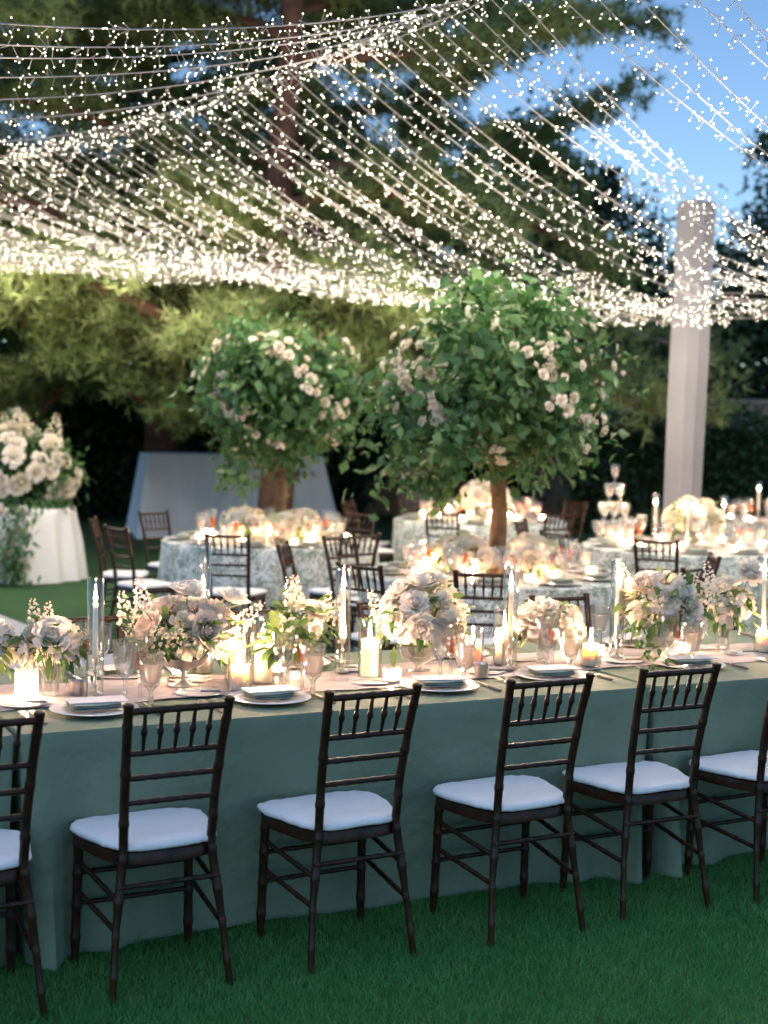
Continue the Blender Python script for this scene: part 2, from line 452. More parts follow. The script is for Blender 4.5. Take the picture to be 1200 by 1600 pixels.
def limb_path(p0, d0, L, n, droop, wob, rnd):
    pts = [Vector(p0)]; d = Vector(d0).normalized()
    for k in range(n):
        d = (d + Vector((rnd.gauss(0, wob), rnd.gauss(0, wob), rnd.gauss(0, wob) - droop / n))).normalized()
        pts.append(pts[-1] + d * L / n)
    return pts
def pine(name, label, base, h, rad, zlo, nl, seed, tufts=7, lean=(0, 0), bark_='bark', tmat='needles', tsize=0.145, trunk_r=0.24, dirs=None, clear=None):
    rnd = random.Random(seed); r2 = np.random.default_rng(seed)
    t = thing(name, label, 'tree', base)
    n = 14
    tr = [Vector((lean[0] * (k / n) ** 1.3 * h + 0.06 * math.sin(k * 1.3 + seed), lean[1] * (k / n) * h, h * k / n)) for k in range(n + 1)]
    obj('trunk', MB().tube(tr, [trunk_r * (1.15 - 1.0 * k / n) + 0.02 for k in range(n + 1)], 12).mesh('trunk', bark_), t)
    P, D = [], []
    for i in range(nl):
        fz = (i + rnd.random()) / nl
        z = zlo + (h - zlo) * fz ** 1.45
        k = min(n - 1, int(z / h * n)); q = tr[k].lerp(tr[k + 1], z / h * n - k)
        a = i * 2.4 + rnd.uniform(-0.5, 0.5)
        if dirs: a = rnd.choice(dirs) + rnd.uniform(-0.5, 0.5)
        L = rad * (1.0 - 0.72 * fz ** 1.6) * rnd.uniform(0.75, 1.1) * (1 - .5 * max(0, -math.sin(a)))
        if clear and clear[0] < z < clear[1] and math.sin(a) < -.35: continue
        d0 = Vector((math.cos(a), math.sin(a), rnd.uniform(0.05, 0.5) * (0.4 + fz)))
        path = limb_path(q, d0, L, 9, 0.5 * (1.1 - fz), 0.10, rnd)
        obj('limb', MB().tube(path, [0.075 * (1 - 0.85 * j / 9) * (L / 4 + 0.3) + 0.008 for j in range(10)], 6).mesh('limb', bark_), t)
        # branchlets bearing needle tufts
        for j in range(2, 10):
            for s_ in range(4):
                bd = Vector((math.cos(a + rnd.choice((-1, 1)) * rnd.uniform(0.3, 1.3)), math.sin(a + rnd.choice((-1, 1)) * rnd.uniform(0.3, 1.3)), rnd.uniform(-0.25, 0.55)))
                bp = limb_path(path[j], bd, L * rnd.uniform(0.14, 0.26), 4, 0.15, 0.2, rnd)
                for b_ in bp[1:]:
                    for q_ in range(tufts):
                        P.append(b_ + Vector((rnd.gauss(0, 0.10), rnd.gauss(0, 0.10), rnd.gauss(0, 0.08)))); D.append(bd)
    P = np.array([tuple(p) for p in P]); D = np.array([tuple(d) for d in D])
    m_ = 9
    pp = np.repeat(P, m_, 0); dd = np.repeat(D, m_, 0)
    nd = r2.normal(size=pp.shape); nd /= np.linalg.norm(nd, axis=1, keepdims=True)
    dr = dd * 0.55 + nd * 0.85 + np.array([0, 0, 0.15]); dr /= np.linalg.norm(dr, axis=1, keepdims=True)
    sd_ = np.cross(dr, r2.normal(size=pp.shape)); sd_ /= np.linalg.norm(sd_, axis=1, keepdims=True)
    L = tsize * r2.uniform(0.6, 1.2, (len(pp), 1))
    w = 0.0095
    v = np.stack([pp - sd_ * w, pp + sd_ * w, pp + dr * L], 1).reshape(-1, 3)
    stuff(obj('crown', npmesh('crown', v, np.arange(len(v)).reshape(-1, 3), tmat), t))
    return t
pine('pine_tree', 'tall pine with reddish trunk spreading lit boughs behind the smaller flower tree', (-1.25, 17.0, 0), 12.5, 4.5, 2.45, 62, 5, 9, (0.012, 0.0), trunk_r=0.17, clear=(4.3, 6.3))
pine('pine_tree', 'pine at the back with pale trunk behind the larger flower tree', (0.45, 21.8, 0), 12, 4.0, 3.4, 38, 11, 6, (0.02, 0.02), 'bark_pale', trunk_r=0.17)
pine('pine_tree', 'pine at the back left whose low boughs glow above the draped bar', (-5.7, 17.2, 0), 12.5, 4.6, 3.0, 56, 23, 9, (0.03, -0.02))
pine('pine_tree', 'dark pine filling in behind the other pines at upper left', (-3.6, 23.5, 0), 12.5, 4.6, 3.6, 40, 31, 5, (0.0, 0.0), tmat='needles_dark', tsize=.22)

def leaf_tree(name, label, base, h, zlo, rx, ry, n, lsize, seed, mat_='leaf_dark', sparse=False, nc=60):
    rnd = random.Random(seed); r2 = np.random.default_rng(seed)
    t = thing(name, label, 'tree', base)
    trk = [(0.1 * math.sin(k + seed), 0.08 * math.cos(k * 1.4), h * 0.85 * k / 8) for k in range(9)]
    obj('trunk', MB().tube(trk, [0.16 * (1.1 - k / 8) + 0.02 for k in range(9)], 8).mesh('trunk', 'bark'), t)
    zc, rz = (h + zlo) / 2, (h - zlo) / 2
    c = r2.normal(size=(nc, 3)); c /= np.linalg.norm(c, axis=1, keepdims=True)
    c *= r2.uniform(0.25, 1.0, (nc, 1)) ** 0.5
    c = c * np.array([rx, ry, rz]) * 0.88 + np.array([0, 0, zc])
    for q in c[:14]:
        st = Vector((trk[4][0], trk[4][1], max(zlo * 0.8, min(q[2] - 0.3, h * 0.7))))
        obj('limb', MB().tube([st, st.lerp(Vector(q), 0.5) + Vector((0, 0, -0.1)), Vector(q)], [0.06, 0.04, 0.012], 6).mesh('limb', 'bark'), t)
    i = r2.integers(0, nc, n)
    sp = (0.26 if sparse else 0.34) * (rx / 1.8)
    p = c[i] + r2.normal(size=(n, 3)) * sp * r2.uniform(0.5, 1.2, (nc, 1))[i]
    p[:, 2] = np.clip(p[:, 2], 0.1, None)
    v, f = leaves_at(p, lsize)
    stuff(obj('crown', npmesh('crown', v, f, mat_), t))
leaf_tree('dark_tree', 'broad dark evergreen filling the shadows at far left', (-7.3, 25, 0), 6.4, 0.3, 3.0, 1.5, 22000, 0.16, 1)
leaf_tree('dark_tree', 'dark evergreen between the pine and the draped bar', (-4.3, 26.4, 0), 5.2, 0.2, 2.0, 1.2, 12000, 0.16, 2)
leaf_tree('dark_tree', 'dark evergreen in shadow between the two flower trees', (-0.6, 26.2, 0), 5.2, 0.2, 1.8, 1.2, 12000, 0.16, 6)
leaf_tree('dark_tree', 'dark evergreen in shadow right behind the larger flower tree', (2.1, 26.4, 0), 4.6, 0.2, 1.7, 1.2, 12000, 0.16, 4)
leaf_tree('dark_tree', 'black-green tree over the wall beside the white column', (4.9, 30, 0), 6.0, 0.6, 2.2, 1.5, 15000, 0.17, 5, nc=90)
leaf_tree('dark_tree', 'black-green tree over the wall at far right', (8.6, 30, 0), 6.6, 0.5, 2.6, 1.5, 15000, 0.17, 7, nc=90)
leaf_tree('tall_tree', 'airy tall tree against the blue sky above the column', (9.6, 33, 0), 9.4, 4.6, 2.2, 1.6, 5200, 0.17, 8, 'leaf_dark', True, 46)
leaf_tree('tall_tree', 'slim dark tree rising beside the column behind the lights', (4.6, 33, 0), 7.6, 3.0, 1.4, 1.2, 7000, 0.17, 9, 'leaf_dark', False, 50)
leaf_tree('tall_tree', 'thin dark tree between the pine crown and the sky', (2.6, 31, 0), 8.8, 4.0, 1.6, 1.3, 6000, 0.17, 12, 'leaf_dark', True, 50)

# white fabric-wrapped column at the edge of the light canopy
t = thing('fabric_column', 'tall white fabric-wrapped square column with a sharp fold, holding the lights', 'column', (2.80, 14.0, 0), R(27))
lean = 0.022
cs = [(x * .8, y * .8) for x, y in ((-0.155, -0.15), (-0.02, -0.185), (0.0, -0.165), (0.165, -0.15), (0.175, 0.15), (-0.165, 0.15))]
v, f = [], []
zs = [0.0, 0.4, 1.0, 1.7, 2.4, 3.1, 3.86]
for k, z in enumerate(zs):
    tap = 1.0 + 0.03 * math.sin(k * 2.1)
    for (x, y) in cs: v.append((x * tap + lean * z, y * tap, z))
n_ = len(cs)
for k in range(len(zs) - 1):
    for j in range(n_): f.append((k * n_ + j, k * n_ + (j + 1) % n_, (k + 1) * n_ + (j + 1) % n_, (k + 1) * n_ + j))
obj('fabric_sleeve', MB().add(v, f).mesh('fabric_sleeve', 'column_cloth', False), t)
obj('base_plate', MB().box((0, 0, 0.012), (0.5, 0.5, 0.024)).mesh('base_plate', 'silver', False, 0.004), t)
obj('top_cap', MB().box((lean * 3.86, 0, 3.868), (0.25, 0.22, 0.02)).mesh('top_cap', 'column_cloth', False, 0.003), t)
obj('pleat', MB().tube([(-0.016 + lean * z, -0.146, z) for z in zs[:-1]], 0.008, 6).mesh('pleat', 'column_cloth'), t)

# ------------------------------------------------------------------ spindle-back chairs
def turned(p0, p1, r, rings, seg=8, bulge=1.13, ends=(1, 1)):
    """a turned bamboo-like rod: nodes stand proud at the ring positions"""
    p0, p1 = Vector(p0), Vector(p1); L = (p1 - p0).length
    ts = {0.0: ends[0], 1.0: ends[1]}
    for q in rings:
        w = 0.006 / L
        for dq, k in ((-2.2 * w, 1.0), (-w, bulge), (w, bulge), (2.2 * w, 1.0)):
            tt = q + dq
            if 0 < tt < 1: ts[tt] = k
    ks = sorted(ts)
    return [p0.lerp(p1, q) for q in ks], [r * ts[q] for q in ks]
def chair_meshes():
    M = {}
    for s in (-1, 1):
        kn = [(s * .192, -.228, 0), (s * .172, -.196, .22), (s * .143, -.172, .45), (s * .147, -.190, .60), (s * .154, -.226, .77), (s * .162, -.266, .915)]
        pts, rad = [], []
        for i in range(len(kn) - 1):
            pp, rr = turned(kn[i], kn[i + 1], .0150 if i > 1 else .0145 - .003 * (1 - i), [.35, .9] if i in (0, 1) else [.6])
            if i: pp, rr = pp[1:], rr[1:]
            pts += pp; rad += rr
        top = Vector(kn[-1])
        pts += [top + Vector((0, -.001, .004)), top + Vector((0, -.001, .012)), top + Vector((0, -.002, .016))]
        rad += [.0175, .0165, .007]
        M['back_post', s] = MB().tube(pts, rad, 10).mesh('back_post', 'wood')
        pp, rr = turned((s * .196, .158, .0), (s * .188, .142, .43), .0155, [.2, .45, .7, .9], 10)
        rr[0] = .011
        M['front_leg', s] = MB().tube(pp, rr, 10).mesh('front_leg', 'wood')
        for nm, za, zb in (('u', .325, .305), ('l', .225, .205)):
            pp, rr = turned((s * .191, .148, za + .02), (s * .166, -.188, zb), .0085, [.3, .5, .7])
            M['side_stretcher', s, nm] = MB().tube(pp, rr, 8).mesh('side_stretcher', 'wood')
    def by(z):
        ks = [(.45, -.172, .143), (.60, -.190, .147), (.77, -.226, .154), (.915, -.266, .162)]
        for a, b in zip(ks, ks[1:]):
            if a[0] <= z <= b[0] + 1e-6:
                q = (z - a[0]) / (b[0] - a[0]); return a[1] + (b[1] - a[1]) * q, a[2] + (b[2] - a[2]) * q
    for k, z in enumerate((.902, .765, .685, .605)):
        y, x = by(z)
        pp, rr = turned((-x, y, z), (x, y, z), .0095 if k else .0115, [.17, .335, .5, .665, .83])
        M['back_rail', k] = MB().tube(pp, rr, 8).mesh('back_rail', 'wood')
    for k in range(5):
        q = (k - 2) / 2 * .66
        y0, x0 = by(.765); y1, x1 = by(.902)
        pp, rr = turned((x0 * q, y0, .765), (x1 * q, y1, .902), .0075, [.5], 8, 1.45, (.7, .7))
        M['spindle', k] = MB().tube(pp, rr, 8).mesh('spindle', 'wood')
    pp, rr = turned((-.168, -.19, .345), (.168, -.19, .345), .0085, [.3, .5, .7])
    M['rear_stretcher',] = MB().tube(pp, rr, 8).mesh('rear_stretcher', 'wood')
    for k, z in enumerate((.30, .20)):
        pp, rr = turned((-.192, .150, z), (.192, .150, z), .0085, [.3, .5, .7])
        M['front_stretcher', k] = MB().tube(pp, rr, 8).mesh('front_stretcher', 'wood')
    def outline(k, n=40, grow=0.0):
        out = []
        for i in range(n):
            a = 2 * PI * i / n
            c, s = math.cos(a), math.sin(a); e = 0.46
            x = math.copysign(abs(c) ** e, c); y = math.copysign(abs(s) ** e, s)
            hw = 0.200 + 0.034 * y + grow
            out.append((x * hw * k, -.002 + y * (0.182 + grow) * k))
        return out
    v, f = [], []
    n = 40
    lay = [(.405, .96), (.408, 1.0), (.442, 1.0), (.447, .97)]
    for z, k in lay: v += [(x, y, z) for x, y in outline(k)]
    for i in range(len(lay) - 1):
        for j in range(n): f.append((i * n + j, i * n + (j + 1) % n, (i + 1) * n + (j + 1) % n, (i + 1) * n + j))
    f += [tuple(reversed(range(n))), tuple(3 * n + j for j in range(n))]
    M['seat_frame',] = MB().add(v, f).mesh('seat_frame', 'wood')
    # cushion: puffed, gathered at the edge
    rnd = random.Random(4)
    cm = []
    for var in range(2):
        v, f = [], []
        n = 72
        lay = [(.449, .97), (.451, 1.02), (.457, 1.04), (.465, 1.035), (.472, 1.0), (.476, .93), (.4775, .7), (.478, .35)]
        ph = [rnd.uniform(0, 6) for _ in range(4)]
        for li, (z, k) in enumerate(lay):
            for i, (x, y) in enumerate(outline(k, n)):
                a = 2 * PI * i / n
                g_ = (0.003 * math.sin(9 * a + ph[0]) * math.sin(4 * a + ph[1]) + 0.0030 * math.sin(23 * a + ph[2]) + 0.0014 * math.sin(41 * a + ph[0])) * (1.0 if li < 5 else .35 if li < 7 else 0)
                zz = z + (0.0018 * math.sin(5 * x * 20 + ph[3]) * math.cos(y * 60) if 2 < li < 6 else 0) + 0.0022 * math.sin(x * 22 + ph[1]) * math.cos(y * 18 + ph[2])
                zz = max(zz, .449)
                v.append((x * (1 + g_ * 4), y * (1 + g_ * 4), zz))
        for i in range(len(lay) - 1):
            for j in range(n): f.append((i * n + j, i * n + (j + 1) % n, (i + 1) * n + (j + 1) % n, (i + 1) * n + j))
        f += [tuple(reversed(range(n))), tuple((len(lay) - 1) * n + j for j in range(n))]
        cm.append(MB().add(v, f).mesh('seat_cushion', 'cushion'))
    M['seat_cushion',] = cm[0]
    return M, cm
CHM, CUSH = chair_meshes()
nchair = 0
def chair(label, loc, rz, group):
    global nchair
    t = thing('spindle_back_chair', label, 'chair', loc, rz, group)
    for k, me in CHM.items():
        nm = k[0]
        if nm == 'seat_cushion': me = CUSH[nchair % 2]
        obj(nm, me, t)
    nchair += 1
    return t
NG, FG = 'dark chairs along the near side of the long table', 'chairs along the far side of the long table'
near = [(-.215, -.205, 3, 'dark spindle-back chair cut off by the left edge of the photo, near side'),
        (.384, -.168, 2, 'dark spindle-back chair with white cushion, nearest one shown whole'),
        (1.028, -.180, 3.0, 'dark spindle-back chair with white cushion, second whole one along the near side'),
        (1.692, -.200, 2, 'dark spindle-back chair with white cushion, third whole one along the near side'),
        (2.268, -.172, 0, 'dark spindle-back chair with white cushion in front of the tablecloth gap'),
        (2.835, -.200, 3, 'dark spindle-back chair cut off by the right edge of the photo, near side')]
for u, v, a, lb in near:
    p = tp(u, v, 0); chair(lb, p, TA + R(a), NG)
far = [(.62, 'brown chair behind the leftmost tall candle, far side of long table'), (1.34, 'brown chair behind the blush bouquet on the silver foot, far side'),
       (2.10, 'brown chair hidden behind the white rose bowl, far side of long table'), (3.05, 'brown chair behind the pale green hydrangea vase, far side of long table'), (3.98, 'brown chair behind the trailing white bouquet, far side of long table')]
for u, lb in far:
    p = tp(u, 1.30, 0); chair(lb, p, TA + PI, FG)

RT = [  # name, centre, radius, chair angles (deg, measured from the table centre), phrase
    ('r1', (-0.95, 12.35), [(-98, 'back to camera, left of the trunk'), (-140, 'front-most of two seen edge-on at left'), (-176, 'rear of two seen edge-on at left'), (140, 'behind its left side'), (-58, 'at its right front'), (60, 'at its right rear')], 'the round table under the smaller flower tree'),
    ('r2', (0.76, 9.95), [(172, 'seen edge-on at its left'), (-128, 'at its left front, back to the camera'), (-97, 'at its front centre, back to the camera'), (-38, 'at its right front, edge-on'), (-2, 'at its right side, edge-on'), (138, 'at its left rear')], 'the round table under the larger flower tree'),
    ('r3', (2.58, 12.5), [(-147, 'nearer the larger flower tree'), (-111, 'nearer the photo edge'), (160, 'at its left rear')], 'the round table before the white column'),
    ('r4', (1.0, 15.4), [(-108, 'left of the two front ones'), (-62, 'right of the two front ones'), (-158, 'at its left front'), (162, 'at its left rear'), (40, 'at its right rear'), (118, 'behind it, left of the trunk')], 'the rear middle round table'),
    ('r5', (4.35, 15.9), [(125, 'behind its left side'), (-165, 'at its left')], 'the rear round table at the right edge'),
]
for nm, (cx, cy_), cl, ph in RT:
    for a, lb in cl:
        an = R(a); r_ = 1.20
        chair('brown chair at ' + {'r1': 'the smaller flower tree table', 'r2': 'the larger flower tree table', 'r3': 'the round table before the column', 'r4': 'the rear middle round table', 'r5': 'the rear round table at right edge'}[nm] + ', ' + lb, (cx + r_ * math.cos(an), cy_ + r_ * math.sin(an), 0), an + PI / 2, 'chairs around the round tables')

# ------------------------------------------------------------------ draped tables
def long_cloth(name, label, u0, u1, seed, flare0, flare1):
    """rectangular table under a floor-length cloth, built as rings falling from the top edge"""
    rnd = random.Random(seed)
    t = thing(name, label, 'table', tp(u0, 0, 0), TA)
    L, W = u1 - u0, 1.18
    step = 0.03
    per = []
    def seg(a, b, nrm, tag_):
        n = max(2, int((Vector(b) - Vector(a)).length / step))
        for i in range(n):
            q = i / n; per.append((a[0] + (b[0] - a[0]) * q, a[1] + (b[1] - a[1]) * q, nrm, tag_))
    rc = 0.02
    def corner(cx_, cy2, a0, tag_):
        for k in range(4):
            a = a0 + (PI / 2) * k / 4
            per.append((cx_ + rc * math.cos(a), cy2 + rc * math.sin(a), (math.cos(a), math.sin(a)), tag_))
    seg((rc, 0), (L - rc, 0), (0, -1), 'f'); corner(L - rc, rc, -PI / 2, 'c')
    seg((L, rc), (L, W - rc), (1, 0), 'e'); corner(L - rc, W - rc, 0, 'k')
    seg((L - rc, W), (rc, W), (0, 1), 'b'); corner(rc, W - rc, PI / 2, 'k')
    seg((0, W - rc), (0, rc), (-1, 0), 'e'); corner(rc, rc, PI, 'c')
    n = len(per); v, f = [], []
    ph = [rnd.uniform(0, 6) for _ in range(6)]
    rows = [(0.0, -.006), (0.012, 0.0)] + [(0.012 + (TZ - 0.022) * (k / 15) , 0) for k in range(1, 16)]
    for ri, (drop, ins) in enumerate(rows):
        hgt = TZ - drop; q = drop / TZ
        for i, (x, y, nn, tg) in enumerate(per):
            o = ins if ri == 0 else 0.0
            if tg in 'fb':
                e = min(x, L - x)
                d = .55 * q * (0.014 * math.sin(x * 5.2 + ph[0]) + 0.011 * math.sin(x * 11.7 + ph[1] + q) + 0.007 * math.sin(x * 23 + ph[2] - 2 * q) + 0.003 * math.sin(x * 47 + ph[3] + 3 * q)) + q * 0.002
                for xc in (.61, 1.22, 1.83): d += .0045 * math.exp(-((x - xc) / .010) ** 2)
                fl = flare0 if x < L / 2 else flare1
                # corner falls: the cloth bunches into cones near each end
                d += fl * q * (math.exp(-((e - 0.07) / 0.055) ** 2) * 0.75 - 0.35 * math.exp(-((e - 0.20) / 0.06) ** 2) + 0.25 * math.exp(-((e - 0.32) / 0.07) ** 2))
                if tg == 'f': d -= 0.085 * q * (1 - math.exp(-(e / 0.35) ** 2))
                o += d
                sh = (0.03 * q * math.exp(-(e / 0.12) ** 2)) * (1 if x < L / 2 else -1)
                v.append((x + sh + nn[0] * o, y + nn[1] * o, hgt))
            else:
                o += -0.03 * q if tg != 'f' else 0
                v.append((x + nn[0] * o, y + nn[1] * o, hgt))
    for ri in range(len(rows) - 1):
        for i in range(n): f.append((ri * n + i, (ri + 1) * n + i, (ri + 1) * n + (i + 1) % n, ri * n + (i + 1) % n))
    f.append(tuple(range(n)))
    obj('tablecloth', MB().add(v, f).mesh('tablecloth', 'sage_cloth'), t)
    return t
long_cloth('draped_long_table', 'middle long table under floor-length sage cloth, behind the dark chairs', 0.008, 2.472, 1, 0.11, 0.10)
long_cloth('draped_long_table', 'long sage-clothed table end cut off by the left edge', -2.46, -0.008, 2, 0.05, 0.05)
long_cloth('draped_long_table', 'long sage-clothed table continuing past the right edge', 2.488, 4.95, 3, 0.11, 0.05)

# crumpled gauze runner along the middle
rr_ = np.random.default_rng(8)
nu_, nw_ = 300, 34
uu = np.linspace(-1.6, 4.7, nu_); ww = np.linspace(0, 1, nw_)
Uu, Ww = np.meshgrid(uu, ww, indexing='ij')
wob = 0.03 * np.sin(Uu * 3.1) + 0.02 * np.sin(Uu * 7.3 + 1)
Vv = 0.37 + wob + Ww * (0.44 + 0.03 * np.sin(Uu * 2.3 + 2))
def hn(u, v):
    z = 0
    for k in range(26):
        a = rr_.uniform(0, PI); fq = rr_.uniform(9, 48); z = z + (1.0 / (1 + fq / 20)) * np.sin(fq * (u * np.cos(a) + v * np.sin(a)) + rr_.uniform(0, 6))
    return z
Zz = TZ + 0.003 + 0.0022 * np.abs(hn(Uu, Vv)) 
pts = np.stack([TO.x + TU.x * Uu + TV.x * Vv, TO.y + TU.y * Uu + TV.y * Vv, Zz], -1).reshape(-1, 3)
ii = np.arange((nu_ - 1) * nw_).reshape(nu_ - 1, nw_)[:, :-1].ravel()
fr = np.stack([ii, ii + nw_, ii + nw_ + 1, ii + 1], 1)
tag(obj('gauze_runner', npmesh('gauze_runner', pts, fr, 'gauze', True)), 'crumpled pale gauze runner down the middle of the long table', 'table runner')

def round_cloth(name, label, c, rad, h, material, seed, folds=18, amp=0.045, flare=0.10):
    rnd = random.Random(seed)
    t = thing(name, label, 'table', (c[0], c[1], 0))
    seg = 144; v, f = [], []
    ph = [rnd.uniform(0, 6) for _ in range(4)]
    rows = [(rad * .5, h), (rad - .012, h), (rad, h - .008)] + [(None, h * (1 - k / 12) + 0.012 * (k / 12)) for k in range(1, 13)]
    for r_, z in rows:
        q = 1 - z / h
        for i in range(seg):
            a = 2 * PI * i / seg
            rr = r_ if r_ is not None else rad + flare * q * 0.5 + amp * min(1, q * 2.2) * (math.sin(folds * a + ph[0] + math.sin(3 * a + ph[1])) * 0.6 + 0.4 * math.sin(folds * .5 * a + ph[2]))
            v.append((rr * math.cos(a), rr * math.sin(a), z))
    n = len(rows)
    for ri in range(n - 1):
        for i in range(seg): f.append((ri * seg + i, (ri + 1) * seg + i, (ri + 1) * seg + (i + 1) % seg, ri * seg + (i + 1) % seg))
    f.append(tuple(range(seg)))
    obj('tablecloth', MB().add(v, f).mesh('tablecloth', material), t)
    return t
for i, (nm, c, cl, ph) in enumerate(RT):
    round_cloth('draped_round_table', 'round table in leaf-print cloth, ' + ['carrying the smaller flower tree', 'carrying the larger flower tree', 'before the white column', 'at the rear, behind the larger flower tree', 'at the rear, cut by the right edge'][i], c, 0.90, TZ, 'toile', i + 3, 16, 0.03, 0.06)
round_cloth('draped_cake_table', 'round table in plain white cloth under the big flower mass at far left', (-3.95, 15.9), 0.62, 0.78, 'white_drape', 31, 14, 0.05, 0.22)

# draped bar at the back: box under a falling cloth with flared corners
t = thing('draped_bar', 'large pale blue-grey draped bar table on the lawn at the back', 'table', (-2.32, 22.3, 0), R(15))
v, f = [], []
per = []
Lb, Wb, hb = 2.62, 1.0, 1.22
npb = 160
def rect_pt(s):
    P_ = 2 * (Lb + Wb); d = s * P_
    if d < Lb: return (-Lb / 2 + d, -Wb / 2, 0, -1, min(d, Lb - d))
    d -= Lb
    if d < Wb: return (Lb / 2, -Wb / 2 + d, 1, 0, min(d, Wb - d))
    d -= Wb
    if d < Lb: return (Lb / 2 - d, Wb / 2, 0, 1, min(d, Lb - d))
    d -= Lb
    return (-Lb / 2, Wb / 2 - d, -1, 0, min(d, Wb - d))
rowsb = [0.0, 0.02, 0.2, 0.5, 0.8, 1.08, 1.21]
for drop in rowsb:
    q = drop / hb
    for k in range(npb):
        x, y, nx_, ny_, e = rect_pt(k / npb)
        cr = math.exp(-(e / 0.22) ** 2)
        o = q * (0.05 + 0.05 * math.sin(k * 0.55) + .03 * math.sin(k * 1.3) + 0.17 * cr + 0.03 * math.sin(k * .21 + 1))
        dx = x / (Lb / 2); dy = y / (Wb / 2)
        v.append((x + (nx_ * o) + (0.16 * q * cr * math.copysign(1, x) if nx_ == 0 else 0), y + ny_ * o + (0.12 * q * cr * math.copysign(1, y) if ny_ == 0 else 0), hb - drop))
for ri in range(len(rowsb) - 1):
    for k in range(npb): f.append((ri * npb + k, (ri + 1) * npb + k, (ri + 1) * npb + (k + 1) % npb, ri * npb + (k + 1) % npb))
f.append(tuple(range(npb)))
obj('tablecloth', MB().add(v, f).mesh('tablecloth', 'grey_drape'), t)

# ------------------------------------------------------------------ tableware meshes
def L_(name, prof, material, seg=24, cap=False): return MB().lathe(prof, seg, cap=cap).mesh(name, material)
ME = {}
ME['plate'] = L_('dinner_plate', [(0, .004), (.075, .004), (.085, .002), (.09, .004), (.105, .010), (.150, .017), (.152, .0185), (.150, .0200), (.104, .0135), (.088, .0085), (0, .0085)], 'china', 40)
ME['bread_plate'] = L_('bread_plate', [(0, .003), (.045, .003), (.05, .002), (.062, .007), (.084, .011), (.0855, .012), (.084, .0132), (.06, .0095), (.048, .006), (0, .006)], 'china', 32)
# folded napkin: soft layers, longer than wide, open side visible
def napkin_mesh():
    mb = MB()
    for k, (w, d, z, dx) in enumerate([(.115, .185, .0045, 0), (.112, .180, .0125, .003), (.108, .176, .020, -.002)]):
        v, f = [], []
        n, mrows = 10, 8
        for s in (0, 1):
            for i in range(n + 1):
                for j in range(mrows + 1):
                    a, b_ = i / n - .5, j / mrows - .5
                    e = min(1, (0.5 - abs(a)) * 9) ** .5 * min(1, (0.5 - abs(b_)) * 9) ** .5
                    th = .0036 * e
                    zz = z + (th if s else -th) + .002 * math.sin(a * 7 + k) * math.cos(b_ * 5)
                    v.append((dx + a * d, b_ * w, zz))
        N = (n + 1) * (mrows + 1)
        for s in (0, 1):
            for i in range(n):
                for j in range(mrows):
                    q = s * N + i * (mrows + 1) + j
                    fc = (q, q + mrows + 1, q + mrows + 2, q + 1)
                    f.append(fc if s else tuple(reversed(fc)))
        mb.add(v, f)
    return mb.mesh('napkin', 'sage_napkin')
ME['napkin'] = napkin_mesh()
ME['card'] = MB().box((0, 0, .0015), (.20, .105, .003)).mesh('menu_card', 'paper', False, .0006)
def fork_mesh():
    mb = MB()
    mb.box((0, -.035, .006), (.009, .085, .003))
    mb.box((0, .02, .0075), (.006, .03, .0028)); mb.box((0, .043, .009), (.022, .022, .0026))
    for k in range(4): mb.box((-.0085 + k * .00567, .073, .0105), (.0028, .042, .0022))
    return mb
ME['fork_blade'] = fork_mesh().mesh('fork_head', 'silver', False)
ME['fork_handle'] = MB().tube([(0, -.115, .006), (0, -.11, .006), (0, -.05, .006)], [.003, .0055, .0045], 8).mesh('handle', 'handle')
kb = MB(); kb.add([(-.006, -.01, .006), (.007, -.01, .006), (.009, .07, .006), (.001, .105, .006), (-.006, .09, .006), (-.006, -.01, .009), (.007, -.01, .009), (.009, .07, .009), (.001, .105, .009), (-.006, .09, .009)],
       [(4, 3, 2, 1, 0), (5, 6, 7, 8, 9), (0, 1, 6, 5), (1, 2, 7, 6), (2, 3, 8, 7), (3, 4, 9, 8), (4, 0, 5, 9)])
ME['knife_blade'] = kb.mesh('knife_blade', 'silver', False)
ME['knife_handle'] = MB().tube([(0, -.108, .007), (0, -.10, .007), (0, -.01, .007)], [.004, .0065, .0055], 8).mesh('handle', 'handle')
